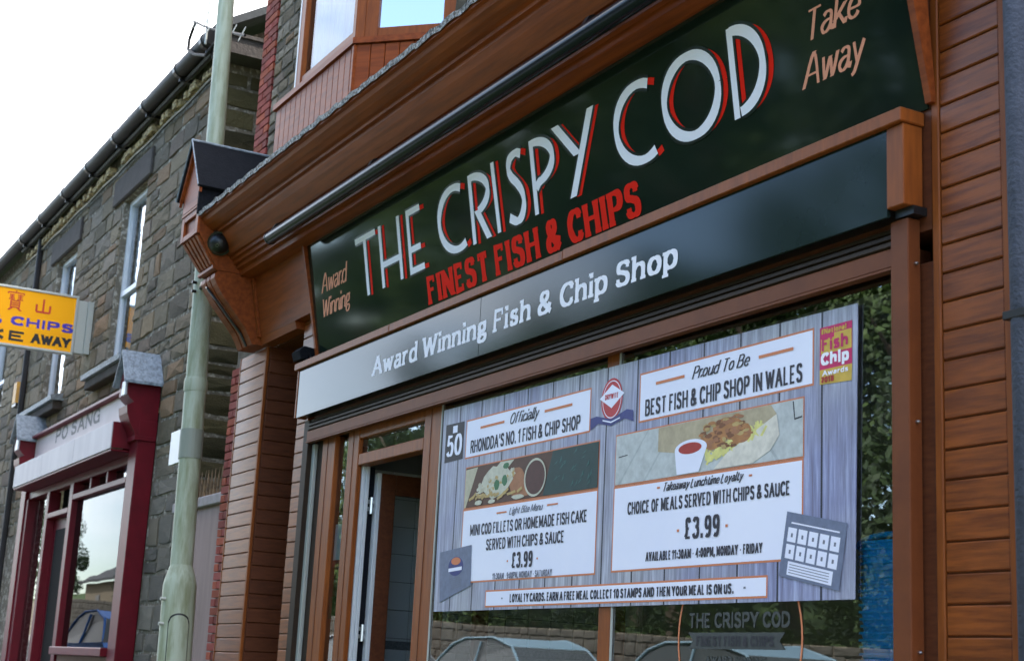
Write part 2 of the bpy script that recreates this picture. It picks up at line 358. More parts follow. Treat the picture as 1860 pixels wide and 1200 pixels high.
# ------------------------------------------------------------------ stroke lettering (flat print)
def cat_rom(P, k_=7):
    if len(P) < 3: return P
    closed = (P[0] == P[-1]); o = []
    n_ = len(P)
    for i in range(n_ - 1):
        p1, p2 = P[i], P[i + 1]
        p0 = P[i - 1] if i else (P[-2] if closed else p1); p3 = P[i + 2] if i + 2 < n_ else (P[1] if closed else p2)
        for j in range(k_):
            t_ = j / k_
            o.append(tuple(.5 * ((2 * p1[c]) + (-p0[c] + p2[c]) * t_ + (2 * p0[c] - 5 * p1[c] + 4 * p2[c] - p3[c]) * t_ ** 2 + (-p0[c] + 3 * p1[c] - 3 * p2[c] + p3[c]) * t_ ** 3) for c in (0, 1)))
    o.append(P[-1]); return o
G = {
'A': (.72, '0,0 .36,1 .72,0|.14,.34 .58,.34'), 'B': (.6, '0,0 0,1|~0,1 .32,1 .5,.9 .52,.76 .45,.6 .3,.54 0,.54|~.3,.54 .5,.48 .6,.3 .52,.08 .3,0 0,0'),
'C': (.62, '~.62,.78 .54,.94 .36,1 .16,.92 .03,.7 0,.5 .03,.3 .16,.08 .36,0 .54,.06 .62,.22'), 'D': (.62, '0,0 0,1|~0,1 .26,1 .48,.9 .6,.7 .62,.5 .6,.3 .48,.1 .26,0 0,0'),
'E': (.5, '.5,1 0,1 0,0 .5,0|0,.52 .4,.52'), 'F': (.46, '.5,1 0,1 0,0|0,.52 .4,.52'), 'G': (.66, '~.62,.78 .54,.94 .36,1 .16,.92 .03,.7 0,.5 .03,.3 .16,.08 .36,0 .54,.06 .64,.2|.64,0 .64,.46 .4,.46'),
'H': (.62, '0,0 0,1|.62,0 .62,1|0,.52 .62,.52'), 'I': (.06, '.03,0 .03,1'), 'J': (.45, '~.42,1 .42,.3 .38,.08 .2,0 .05,.06 0,.24'), 'K': (.6, '0,0 0,1|.58,1 .02,.4|.2,.6 .6,0'),
'L': (.48, '0,1 0,0 .48,0'), 'M': (.8, '0,0 0,1 .4,.15 .8,1 .8,0'), 'N': (.64, '0,0 0,1 .64,0 .64,1'), 'O': (.68, '~.34,1 .14,.9 .02,.66 0,.5 .02,.34 .14,.1 .34,0 .54,.1 .66,.34 .68,.5 .66,.66 .54,.9 .34,1'),
'P': (.56, '0,0 0,1|~0,1 .3,1 .48,.93 .56,.74 .48,.54 .3,.46 0,.46'), 'R': (.6, '0,0 0,1|~0,1 .3,1 .48,.93 .56,.74 .48,.55 .3,.48 0,.48|.3,.48 .6,0'),
'S': (.56, '~.52,.8 .46,.94 .28,1 .1,.94 .03,.78 .08,.62 .28,.53 .46,.43 .54,.25 .46,.06 .27,0 .08,.06 0,.22'), 'T': (.6, '0,1 .6,1|.3,1 .3,0'), 'U': (.6, '~0,1 0,.4 .04,.14 .18,.01 .3,0 .42,.01 .56,.14 .6,.4 .6,1'),
'V': (.66, '0,1 .33,0 .66,1'), 'W': (.98, '0,1 .25,0 .49,.9 .73,0 .98,1'), 'Y': (.62, '0,1 .31,.46 .62,1|.31,.46 .31,0'), 'Z': (.56, '0,1 .56,1 0,0 .56,0'),
'0': (.56, '~.28,1 .1,.9 .01,.68 0,.5 .01,.32 .1,.1 .28,0 .46,.1 .55,.32 .56,.5 .55,.68 .46,.9 .28,1'), '1': (.3, '.02,.8 .2,1 .2,0'), '2': (.52, '~.02,.78 .1,.95 .28,1 .46,.92 .5,.74 .42,.54 .2,.28 0,0|0,0 .52,0'),
'3': (.52, '~.02,.82 .12,.96 .28,1 .45,.92 .48,.74 .4,.58 .2,.54|~.2,.54 .42,.5 .52,.3 .45,.08 .26,0 .08,.05 0,.2'), '4': (.56, '.42,0 .42,1 0,.3 .56,.3'), '5': (.52, '.46,1 .07,1 .04,.56|~.04,.56 .2,.64 .38,.6 .5,.44 .5,.24 .4,.05 .22,0 .06,.06 0,.18'),
'8': (.52, '~.26,.54 .08,.62 .04,.78 .12,.95 .26,1 .4,.95 .48,.78 .44,.62 .26,.54 .06,.44 0,.26 .08,.06 .26,0 .44,.06 .52,.26 .46,.44 .26,.54'), '9': (.52, '~.5,.66 .44,.5 .28,.42 .1,.48 .02,.68 .08,.92 .26,1 .44,.92 .51,.7 .5,.4 .42,.1 .24,0 .06,.08'),
'&': (.72, '~.72,.0 .5,.24 .2,.6 .12,.8 .2,.96 .34,1 .47,.93 .5,.78 .4,.62 .14,.44 .02,.26 .08,.06 .26,0 .46,.06 .6,.24 .66,.44'), '£': (.56, '~.5,.8 .42,.96 .28,1 .14,.9 .13,.7 .17,.45 .14,.2 .02,.02|0,0 .54,0|.02,.48 .4,.48'),
'.': (.08, '.04,0 .04,.1'), ',': (.08, '.06,.1 .0,-.12'), ':': (.08, '.04,.1 .04,.2|.04,.55 .04,.65'), '-': (.3, '.02,.45 .28,.45'), "'": (.08, '.04,1 .04,.76'), '#': (.5, '.14,0 .2,1|.34,0 .4,1|0,.66 .5,.66|0,.34 .5,.34'),
'a': (.46, '~.04,.56 .14,.65 .26,.66 .38,.6 .41,.46 .41,.0|~.41,.38 .2,.37 .04,.28 .0,.15 .08,.02 .2,-.01 .33,.06 .41,.2'), 'b': (.48, '0,0 0,1|~0,.5 .12,.64 .28,.66 .43,.55 .48,.33 .43,.1 .28,0 .12,.02 0,.15'), 'c': (.42, '~.42,.52 .34,.63 .22,.66 .08,.58 0,.33 .08,.08 .22,0 .34,.03 .42,.14'),
'd': (.48, '.48,0 .48,1|~.48,.5 .36,.64 .2,.66 .05,.55 0,.33 .05,.1 .2,0 .36,.02 .48,.15'), 'e': (.46, '~.0,.34 .46,.34 .42,.56 .24,.66 .07,.57 0,.34 .06,.1 .24,0 .4,.06 .45,.16'), 'f': (.34, '~.36,.94 .26,1 .15,.93 .13,.78 .13,0|0,.64 .3,.64'),
'g': (.5, '~.22,.66 .06,.6 .02,.44 .08,.29 .22,.24 .36,.29 .41,.44 .36,.6 .22,.66|.36,.62 .5,.68|~.1,.28 .03,.16 .12,.08 .3,.06 .45,0 .46,-.16 .32,-.28 .14,-.28 .02,-.18 .05,-.04 .16,.06'), 'h': (.48, '0,0 0,1|~0,.46 .1,.6 .25,.66 .4,.6 .46,.44 .46,0'),
'i': (.06, '.03,0 .03,.62|.03,.90 .03,1'), 'k': (.46, '0,0 0,1|.4,.66 .02,.24|.16,.38 .46,0'), 'l': (.06, '.03,0 .03,1'), 'm': (.74, '0,0 0,.66|~0,.48 .1,.62 .21,.66 .33,.58 .36,.44 .36,0|~.36,.46 .46,.62 .58,.66 .7,.58 .73,.44 .73,0'),
'n': (.48, '0,0 0,.66|~0,.46 .1,.6 .25,.66 .4,.6 .46,.44 .46,0'), 'o': (.5, '~.25,.66 .08,.58 0,.33 .08,.08 .25,0 .42,.08 .5,.33 .42,.58 .25,.66'), 'p': (.48, '0,-.3 0,.66|~0,.5 .12,.64 .28,.66 .43,.55 .48,.33 .43,.1 .28,0 .12,.02 0,.15'),
'r': (.27, '0,0 0,.66|~0,.42 .08,.58 .2,.66 .33,.64'), 's': (.4, '~.37,.54 .3,.64 .18,.66 .07,.61 .04,.49 .12,.39 .28,.32 .37,.21 .34,.06 .2,0 .08,.03 0,.14'), 't': (.34, '~.13,.9 .13,.2 .16,.04 .26,0 .35,.05|0,.64 .32,.64'), 'u': (.48, '~0,.66 0,.2 .06,.04 .2,0 .34,.04 .46,.2|.46,.66 .46,0'),
'w': (.7, '0,.66 .17,0 .35,.6 .53,0 .7,.66'), 'y': (.48, '0,.66 .24,.02|~.48,.66 .24,.02 .14,-.22 .02,-.3'),
}
def glyph_strokes(ch):
    adv, s_ = G[ch]; out_ = []
    for st in s_.split('|'):
        sm = st.startswith('~'); P = [tuple(float(q) for q in p.split(',')) for p in st.lstrip('~').split(' ')]
        out_.append((cat_rom(P) if sm else P, sm))
    return adv, out_
def ribbon(mb, pts, wv, wh, place, lay, ext=0.):
    """flat ribbon; width wv where the stroke runs upright, wh where it runs level; very sharp corners are split"""
    for i in range(1, len(pts) - 1):
        a, b_, c = pts[i - 1], pts[i], pts[i + 1]
        u1, u2 = (b_[0] - a[0], b_[1] - a[1]), (c[0] - b_[0], c[1] - b_[1])
        if u1[0] * u2[0] + u1[1] * u2[1] < -.2 * math.hypot(*u1) * math.hypot(*u2):
            ribbon(mb, pts[:i + 1], wv, wh, place, lay, ext); ribbon(mb, pts[i:], wv, wh, place, lay + .06, ext); return
    n_ = len(pts); L_ = []; Rr = []
    for i in range(n_):
        a = pts[max(i - 1, 0)]; b_ = pts[i]; c = pts[min(i + 1, n_ - 1)]
        def un_(p, q):
            dx, dy = q[0] - p[0], q[1] - p[1]; d_ = math.hypot(dx, dy) or 1e-9; return dx / d_, dy / d_
        d1 = un_(a, b_) if i else un_(b_, c); d2 = un_(b_, c) if i < n_ - 1 else d1
        if i in (0, n_ - 1) and n_ < 6 and abs(d1[1]) > .55:       # upright straight ends are cut level
            w_ = wv * abs(d1[1]) + wh * abs(d1[0]); hw = w_ / 2 / abs(d1[1]); sg = 1 if d1[1] > 0 else -1; e_ = (ext if i else -ext) * sg
            px_, py_ = b_[0] + d1[0] / d1[1] * e_, b_[1] + e_
            L_.append((px_ - hw * sg, py_)); Rr.append((px_ + hw * sg, py_)); continue
        tx, ty = d1[0] + d2[0], d1[1] + d2[1]; tl = math.hypot(tx, ty) or 1.
        tx /= tl; ty /= tl; nx, ny = -ty, tx
        w1 = wv * abs(d1[1]) + wh * abs(d1[0]); w2 = wv * abs(d2[1]) + wh * abs(d2[0]); w_ = (w1 + w2) / 2
        cosn = max(.55, abs(nx * -d1[1] + ny * d1[0])); h = w_ / 2 / cosn
        L_.append((b_[0] + nx * h, b_[1] + ny * h)); Rr.append((b_[0] - nx * h, b_[1] - ny * h))
    base = len(mb.v)
    for k_, p in enumerate(L_ + Rr): mb.v.append(place(p[0], p[1], lay + .006 * (k_ % n_)))
    for i in range(n_ - 1): mb.f.append((base + i, base + n_ + i, base + n_ + i + 1, base + i + 1)); mb.mi.append(mb.cur)
def lettering(mb, text, x0, x1, z0, h, place, wv, wh=None, serif=0., slant=0., track=.11, lay=0, rot=0., space=.34, piv=None):
    """fits text between x0 and x1, baseline z0, cap height h"""
    wh = wv if wh is None else wh; x = 0.; items = []; ew = wv + .7 * serif; ng = 0
    for ch in text:
        if ch == ' ': x += space; continue
        adv, st = glyph_strokes(ch); items.append(((x, ng), ch, st)); x += adv + track; ng += 1
    tot = max(.01, x - track); tr = (x1 - x0 - ng * ew) / tot; cr_, sr = math.cos(rot), math.sin(rot)
    def X(p, gx):
        px_ = (gx[0] + p[0]) * tr + ew * (gx[1] + .5) + slant * p[1] * h; pz = p[1] * (h - wh) + wh / 2
        return (x0 + px_ * cr_ - pz * sr, z0 + px_ * sr + pz * cr_)
    cnt = 0; fl_ = text.replace(' ', '\x01'); joins = set(); q_ = 0
    for a_, b_ in zip(fl_, fl_[1:] + '\x01'):
        if a_ != '\x01':
            if b_.islower(): joins.add(q_)
            q_ += 1
    for gx, ch, st in items:
        if slant:                                     # script: soft corners and a thin joining stroke
            st = [(cat_rom(p_, 4) if (not sm_ and len(p_) > 2) else p_, True) for p_, sm_ in st]; adv_ = G[ch][0]
            if ch in 'aceiklmnrstu' and gx[1] in joins: st = st + [([(adv_ - .03, .03), (adv_ + .05, .02), (adv_ + track + .02, .12)], True)]
        for pts, sm in st:
            cnt += 1; kk = lay + (cnt % 9) * .16
            ribbon(mb, [X(p, gx) for p in pts], wv, wh, place, kk, wh / 2)
            if serif:
                for e_, q_ in ((pts[0], pts[1]), (pts[-1], pts[-2])):
                    dx, dy = (e_[0] - q_[0]) * tr, (e_[1] - q_[1]) * h; d_ = math.hypot(dx, dy) or 1
                    hit = min(abs(e_[1] - y_) for y_ in (0, 1, .66, -.3)) < .02
                    c = X(e_, gx); kk += .07
                    if hit and abs(dy) / d_ > .55 and not (sm and ch in 'CSGcse&3UJ'):
                        l_, r_ = serif, serif
                        if ch in 'dhiknmpruwb' and e_[1] > .5: r_ = 0 if ch != 'w' and ch != 'u' else serif
                        if ch == 'a': l_ = 0
                        if ch in 'nhm' and e_[1] < .1: l_ = r_ = serif * .85
                        zz = c[1] - wh / 2 if e_[1] in (0, -.3) else c[1] + wh / 2
                        sgn = 1 if e_[1] <= 0 else -1
                        ribbon(mb, [(c[0] - l_ - wv * .3, zz + sgn * wh / 2), (c[0] + r_ + wv * .3, zz + sgn * wh / 2)], wh, wh, place, kk)
                    elif abs(dx) / d_ > .8 and ch in 'EFTLZ' and (e_[1] > .9 or e_[1] < .1) and not sm:
                        s2 = -1 if e_[1] > .5 else 1
                        ribbon(mb, [(c[0] + (wh * .3 if dx < 0 else -wh * .3), c[1] - s2 * wh / 2), (c[0] + (wh * .3 if dx < 0 else -wh * .3), c[1] + s2 * serif * 2.2)], wh * 1.1, wh, place, kk)
                    elif sm and ch in 'CSGs' and abs(e_[1] - .5) > .15:
                        s2 = 1 if (e_[1] > .5 or (ch == 's' and e_[1] > .33)) else -1
                        ribbon(mb, [(c[0], c[1] - s2 * serif * .6), (c[0], c[1] + s2 * serif * 1.3)], wh * 1.2, wh, place, kk)
def ell(mb, cx, cz, rx, rz, place, lay, seg=28, a0=0, a1=360, inner=0.):
    if inner:
        for i in range(seg):
            t0, t1 = R(a0 + (a1 - a0) * i / seg), R(a0 + (a1 - a0) * (i + 1) / seg)
            mb.face([place(cx + math.cos(t) * rx * q, cz + math.sin(t) * rz * q, lay) for t, q in ((t0, inner), (t0, 1), (t1, 1), (t1, inner))])
    else: mb.face([place(cx + math.cos(R(a0 + (a1 - a0) * i / seg)) * rx, cz + math.sin(R(a0 + (a1 - a0) * i / seg)) * rz, lay) for i in range(seg)])
def poly(mb, pts, place, lay): mb.face([place(x_, z_, lay) for x_, z_ in pts])
# ------------------------------------------------------------------ ground, road, pavements
def gz(x):                                     # the street climbs gently to the left
    return .035 * min(max(-10 - x, 0), 60)
def strip(name, m_, x0, x1, y0, y1, dz, step=5., kind='structure', parent=None, th=0.):
    mb = MB(); xs = []; x = x0
    while x < x1 - 1e-6: xs.append(x); x += step
    xs.append(x1)
    for a, b_ in zip(xs, xs[1:]):
        za, zb = gz(a) + dz, gz(b_) + dz
        mb.face([(a, y0, za), (b_, y0, zb), (b_, y1, zb), (a, y1, za)])
        if th: mb.face([(a, y0, za - th), (b_, y0, zb - th), (b_, y0, zb), (a, y0, za)]); mb.face([(a, y1, za), (b_, y1, zb), (b_, y1, zb - th), (a, y1, za - th)])
    return tag(mb.build(name, m_, parent), kind=kind)
strip('ground', 'grass', -900, 600, -900, 900, -.16, 30)
strip('road', 'asphalt', -220, 160, -9.2, -2.0, -.13)
strip('pavement', 'paving', -220, 160, -1.88, .3, 0, 5, th=.1)
strip('pavement', 'paving', -220, 160, -11.0, -9.32, 0, 5, th=.1)
strip('kerb', 'kerb', -220, 160, -2.0, -1.88, .002, 5, th=.14)
strip('kerb', 'kerb', -220, 160, -9.32, -9.2, .002, 5, th=.14)
for i in range(14):
    x = -44 + i * 5
    strip('road_marking', 'line_white', x, x + 2, -5.65, -5.55, -.126, 2)

# ------------------------------------------------------------------ stone and brick makers
def stone_mesh(name, seed, pts=10, m_='stone'):
    r_ = random.Random(seed); mb = MB(); ring = []; inner = []
    per = [(-.5, -.5), (-.17, -.5), (.18, -.5), (.5, -.5), (.5, 0), (.5, .5), (.16, .5), (-.19, .5), (-.5, .5), (-.5, 0)]
    cut = r_.randrange(14)
    for i, (x, z) in enumerate(per):
        k_ = 1 - .055 * r_.random() - (.10 if i == cut else 0); kz = 1 - .10 * r_.random() - (.12 if i == cut else 0)
        x, z = x * k_, z * kz + .03 * (r_.random() - .5); ring.append((x, z)); q = .90 + .07 * r_.random(); inner.append((x * q, z * (q - .05)))
    v = [(x, .5, z) for x, z in ring] + [(x, -.12 - .1 * r_.random(), z) for x, z in ring] + [(x, -.36 - .16 * r_.random(), z) for x, z in inner]
    n_ = pts; c0 = len(v); v.append((.15 * (r_.random() - .5), -.42 - .2 * r_.random(), .15 * (r_.random() - .5)))
    fs = []
    for i in range(n_):
        j = (i + 1) % n_
        fs += [(i, j, n_ + j, n_ + i), (n_ + i, n_ + j, 2 * n_ + j, 2 * n_ + i), (2 * n_ + i, 2 * n_ + j, c0)]
    me = bpy.data.meshes.new(name); me.from_pydata(v, [], fs); me.materials.append(MATS[m_]); me.update(); return me
STONE = {k_: [stone_mesh('stone', 100 + i, m_=k_) for i in range(10)] for k_ in ('stone', 'stone_gable', 'stone_low')}
def stone_layout(a0, a1, z0, z1, holes, ch=(.13, .24), cw=(.2, .55), seed=1):
    """irregular courses of rubble; returns (centre, z, width, height, tilt)"""
    r_ = random.Random(seed); out_ = []; z = z0
    while z < z1 - .06:
        h = min(r_.uniform(*ch), z1 - z); a = a0 - r_.random() * .2
        while a < a1:
            w_ = r_.uniform(*cw) * (1.15 if h > .18 else .9)
            lo_, hi = max(a, a0), min(a + w_, a1)
            cuts = [(lo_, hi)]
            for H in holes:
                if H[2] < z + h * .5 < H[3]:
                    nc = []
                    for p, q in cuts:
                        if q <= H[0] or p >= H[1]: nc.append((p, q))
                        else:
                            if p < H[0]: nc.append((p, H[0]))
                            if q > H[1]: nc.append((H[1], q))
                    cuts = nc
            for p, q in cuts:
                if q - p < .07: continue
                if h > .19 and r_.random() < .35 and q - p < .45:
                    k_ = r_.uniform(.4, .6); out_.append(((p + q) / 2, z + h * k_ / 2, q - p, h * k_, r_.uniform(-.03, .03))); out_.append(((p + q) / 2, z + h * (1 + k_) / 2, q - p, h * (1 - k_), r_.uniform(-.03, .03)))
                else: out_.append(((p + q) / 2, z + h / 2, q - p, h, r_.uniform(-.035, .035)))
            a += w_
        z += h
    return out_
def lay_stones(parent, items, fn, depth, kind_mat, limit, seed, gap=.014, stuffname='stone_rubble', vis=None):
    """fn(a, z) -> (x, y, rotz); nearest `limit` stones as parts, the rest joined"""
    r_ = random.Random(seed); CP = Vector((0, -4, 1.25)); L_ = []
    for a, z, w_, h, ti in items:
        x, y, rz = fn(a, z); km = kind_mat(a, z)
        key = math.hypot(w_, h) / (Vector((x, y, z)) - CP).length
        hid = vis is not None and not vis(a, z)
        L_.append((-key + (10 if hid else 0), x, y, z, rz, w_, h, ti, km, r_.randrange(10), depth * r_.uniform(.7, 1.5)))
    L_.sort(key=lambda t_: t_[0]); rest = MB(); 
    for i, (k_, x, y, z, rz, w_, h, ti, km, vi, dp) in enumerate(L_):
        off = dp * .5 - r_.uniform(.003, .014); x, y = x - math.sin(rz) * off, y + math.cos(rz) * off
        me = STONE[km][vi]; sc_ = (w_ - gap, dp, h - gap); rot = Matrix.Rotation(rz, 3, 'Z') @ Matrix.Rotation(ti, 3, 'Y')
        if i < limit: inst('stone', me, parent, (x, y, z), sc_, (0, ti, rz))
        else:
            rest.use(km); S = rot @ Matrix.Diagonal(sc_)
            rest.add([S @ v_.co + Vector((x, y, z)) for v_ in me.vertices], [tuple(p.vertices) for p in me.polygons])
    if rest.v: tag(rest.build(stuffname, None, parent), kind='stuff')
def brick_mesh():
    mb = MB(); mb.box(-.5, .5, -.5, .5, -.5, .5, 0)
    mb = MB(); mb.box(-.5, .5, -.5, .5, -.5, .5, .05); me = bpy.data.meshes.new('brick'); me.from_pydata(mb.v, [], mb.f); me.materials.append(MATS['brick_red']); return me
BRICK = brick_mesh()
def plank_h(name, m_, L_, H_, th=.02, ch=.005):
    mb = MB(); mb.box(-L_ / 2, L_ / 2, 0, th, 0, H_ - .006, ch); me = bpy.data.meshes.new(name); me.from_pydata(mb.v, [], mb.f); me.materials.append(MATS[m_]); return me

# ------------------------------------------------------------------ fish and chip shop building
shop = empty('shop_building', (-8, .2, 0))
tag(shop, 'brown timber effect shop front with moulded cornice, oriel window and red brick corner', 'shop')
WX0, WX1, WY = -12.83, -3.69, .15
mb = MB()
wall_holes(mb, WX0, WX1, 4.2, 8.6, WY, .3, [(-11.15, -8.85, 5.0, 7.6)])
mb.box(WX0, -11.58, .17, .9, 0, 4.2); mb.box(WX0, WX0 + .3, .46, 9, 4.2, 8.6); mb.box(WX0, WX0 + .3, .901, 9, 0, 4.19); mb.box(WX1 - .3, WX1, .46, 9, 0, 8.6)

mb.box(WX0 + .31, WX1 - .31, 8.7, 9, 0, 8.6); mb.box(WX0 + .31, WX1 - .31, .47, 8.69, 3.98, 4.18)
mb.build('wall', 'mortar', shop)
mb = MB(); mb.prism([(-.1, 8.55), (4.6, 11.4), (9.3, 8.55), (9.3, 8.68), (4.6, 11.55), (-.1, 8.68)], WX0 - .05, WX1 + .05)
mb.build('roof', 'slate', shop)
# red brick corner of long and short bricks
z = .02; k_ = 0
while z < 8.55:
    if 3.75 < z < 4.9: z += .0745 * 2; continue
    wid = [.225, .110] if k_ % 2 == 0 else [.110, .225]
    a = WX0 + .003
    for wq in (wid if z > 4.5 else [wid[0], wid[1] * .9]):
        if z < .9: break
        inst('brick', BRICK, shop, (a + wq / 2, WY - .004 - .004 * rnd.random(), z + .0325), (wq, .03, .063)); a += wq + .012
    k_ += 1; z += .0745
it = stone_layout(-12.47, -8.4, 4.75, 8.5, [(-11.17, -8.8, 4.5, 7.62)], (.09, .17), (.15, .38), 5)
it = [t_ for t_ in it if t_[0] < -11.1 or t_[0] > -8.8]
lay_stones(shop, it, lambda a, z: (a, WY - .004, 0), .05, lambda a, z: 'stone', 150, 3, gap=.014, stuffname='stone_rubble')

# pilasters clad in horizontal planks
PIT = .1112
def pilaster(x0, x1, y, z0, z1, side, pm, sidem, label=None, off=0.):
    """planked pilaster: plain core, planks as sub-parts, corner trims"""
    co = MB(); co.box(x0, x1, y + .012, y + .30, z0, z1)
    c = co.build('pilaster', 'oak_dark', shop)
    if label: c['label'] = label
    return c
def plank_run(core, x0, x1, y, z0, z1, m_, off=0.):
    me = plank_h('plank', m_, x1 - x0, PIT); z = z0 - off
    while z < z1:
        if z + PIT > z1: me2 = plank_h('plank', m_, x1 - x0, max(.03, z1 - z)); inst('plank', me2, core, ((x0 + x1) / 2, y, z))
        elif z >= z0 - .001: inst('plank', me, core, ((x0 + x1) / 2, y + .0006 * rnd.random(), z))
        z += PIT
def side_planks(core, x, y0, y1, z0, z1, m_):
    me = plank_h('plank', m_, y1 - y0, PIT); z = z0
    while z < z1 - .05: inst('plank', me, core, (x, (y0 + y1) / 2, z), rot=(0, 0, R(90))); z += PIT
c1 = pilaster(-12.22, -11.575, 0, 0, 3.8, 1, 'oak_h', 'oak_dark')
plank_run(c1, -12.20, -11.60, 0, .02, 3.8, 'oak_h')
bx('corner_trim', 'oak_frame', c1, -11.597, -11.56, -.004, .02, 0, 3.8, .004); bx('corner_trim', 'oak_frame', c1, -12.224, -12.203, -.003, .02, 0, 3.8, .004)
side_planks(c1, -11.562, .03, .60, .03, 3.80, 'oak_dark')
c2 = pilaster(-10.76, -10.49, 0, 0, 3.86, 1, 'oak_h', 'oak_dark')
plank_run(c2, -10.745, -10.52, 0, .05, 3.86, 'oak_h')
bx('corner_trim', 'oak_frame', c2, -10.517, -10.486, -.004, .3, 0, 3.86, .004)
c3 = pilaster(-4.068, -3.69, 0, 0, 6.2, 1, 'oak_h', 'oak_dark', 'broad right-hand pilaster of horizontal timber effect planks')
plank_run(c3, -4.030, -3.728, 0, .035, 6.2, 'oak_h')
bx('corner_trim', 'oak_frame', c3, -4.072, -4.033, -.004, .03, 0, 6.2, .004); bx('corner_trim', 'oak_frame', c3, -3.725, -3.685, -.006, .3, 0, 6.2, .004)
# doorway between the two left pilasters
bx('entrance_soffit', 'oak_dark', shop, -11.56, -10.765, .06, .9, 3.80, 3.83, 0); bx('side_door', 'oak_frame', shop, -11.40, -10.78, .62, .67, .1, 2.4)
bx('wall_panel', 'oak_dark', shop, -11.555, -10.765, .68, .72, 0, 3.79, 0)
# frieze board, leaning outwards like the signs
def lean(z, off=0.): return -.02 - .2 * (z - 3.53) - off
mb = MB(); mb.prism([(lean(3.86) + .012, 3.86), (lean(4.36) + .012, 4.36), (.14, 4.36), (.14, 3.86)], -11.56, -10.385)
fz = mb.build('frieze_board', 'mahog', shop)
mb = MB(); mb.prism([(lean(3.80) + .02, 3.80), (lean(3.858) + .012, 3.858), (.05, 3.858), (.05, 3.80)], -11.56, -10.77); mb.build('frieze_moulding', 'mahog', fz)
mb = MB(); mb.prism([(lean(3.86) - .014, 3.86), (lean(4.34) - .014, 4.34), (lean(4.34) + .01, 4.34), (lean(3.86) + .01, 3.86)], -11.56, -11.52); mb.build('frieze_moulding', 'mahog', fz)
# backing of signs above the window
mb = MB(); mb.prism([(.0, 3.0), (.0, 3.48), (-.17, 4.36), (.14, 4.36), (.14, 3.0)], -10.38, -4.075); mb.build('fascia_backing', 'oak_dark', shop)
for a, b_ in ((-10.385, -10.352), (-4.078, -4.045)):
    mb = MB(); mb.prism([(lean(3.5, .012), 3.5), (lean(4.34, .03), 4.34), (lean(4.34) + .1, 4.34), (.0, 3.5)], a, b_); mb.build('fascia_side_trim', 'mahog', shop)
# cornice
prof = [(-.67, 4.80), (-.67, 4.768), (-.648, 4.762), (-.635, 4.735), (-.60, 4.705), (-.56, 4.682), (-.535, 4.675), (-.53, 4.655), (-.505, 4.650), (-.50, 4.630), (-.475, 4.585), (-.435, 4.530), (-.405, 4.492),
        (-.385, 4.488), (-.382, 4.462), (-.357, 4.458), (-.354, 4.430), (-.328, 4.426), (-.324, 4.396), (-.292, 4.392), (-.286, 4.350), (-.2, 4.338), (.14, 4.338), (.14, 4.94)]
mb = MB(); mb.prism(prof, -11.565, -3.70)
co = mb.build('cornice', 'mahog', shop)
mb = MB(); xs = [-11.60 + .06 * i for i in range(132)]
def led(x): return .006 * math.sin(x * 23) + .005 * math.sin(x * 61 + 1) + .004 * math.sin(x * 131)
for a, b_ in zip(xs, xs[1:]):
    for q0, q1 in (((-.683, 4.778), (-.69, 4.812)), ((-.69, 4.812), (-.55, 4.86)), ((-.55, 4.86), (.148, 5.03))):
        mb.face([(a, q0[0], q0[1] + led(a) * .8), (b_, q0[0], q0[1] + led(b_) * .8), (b_, q1[0], q1[1] + led(b_)), (a, q1[0], q1[1] + led(a))])
    mb.face([(a, -.683, 4.778 + led(a) * .8), (a, -.66, 4.80), (b_, -.66, 4.80), (b_, -.683, 4.778 + led(b_) * .8)])
mb.build('lead_flashing', 'lead_edge', co)
# console bracket on the left pilaster
cs = empty('console_bracket', (-11.78, -.3, 3.8), shop)
def KX(x, k_): return -11.56 + (x + 11.56) * k_
S = [(.0, 3.80), (-.135, 3.80), (-.155, 3.84), (-.20, 3.92), (-.27, 4.00), (-.35, 4.09), (-.42, 4.17), (-.475, 4.25), (-.50, 4.30), (-.497, 4.335), (-.47, 4.36), (.0, 4.36)]
Sg = [(y + .022 if y < -.05 else y, z) for y, z in S]
mb = MB()
for P_, a, b_ in ((S, -12.20, -12.00), (Sg, -12.00, -11.95), (S, -11.95, -11.815), (Sg, -11.815, -11.77), (S, -11.77, -11.575)): mb.prism(P_, KX(a, .56), KX(b_, .56))
mb.build('scroll', 'mahog', cs)
mb = MB(); KT = lambda p: (KX(p[0], .56 + .12 * min(1, max(0, (p[2] - 4.36) / .27))), p[1], p[2])
mb.prism([(-.49, 4.362), (-.505, 4.40), (-.655, 4.635), (0, 4.635), (0, 4.362)], -12.21, -11.562, KT)
for i in range(5):
    x = -12.19 + i * .128
    mb.prism([(-.515, 4.40), (-.53, 4.41), (-.672, 4.63), (-.65, 4.634), (-.50, 4.41)], x, x + .07, KT)
mb.prism([(-.50, 4.362), (-.525, 4.372), (-.525, 4.396), (-.50, 4.4)], -12.26, -11.555, KT)
mb.build('fluted_block', 'mahog', cs)
HL = KX(-12.22, .68)
mb = MB(); mb.box(HL, -11.562, -.66, 0, 4.636, 5.04)
rect_frame(mb, HL - .01, -11.558, 4.64, 4.86, -.685, -.66, .07, .05, .05); mb.box(HL - .015, -11.565, -.69, -.66, 4.863, 4.885, .003)
mb.build('console_head', 'mahog', cs)
AXM = (HL - 11.562) / 2; hwd = (-11.562 - HL) / 2
mb = MB(); mb.yprism([(HL, 4.89), (-11.58, 4.89), (-11.58, 5.03), (AXM, 5.43), (HL, 5.03)], -.69, -.665)
for s_ in (-1, 1):
    mb.yprism([(AXM + s_ * (hwd + .05), 4.97), (AXM + s_ * (hwd + .05), 5.04), (AXM, 5.475), (AXM, 5.38)], -.715, -.691)
mb.build('gablet_front', 'mahog', cs)
mb = MB()
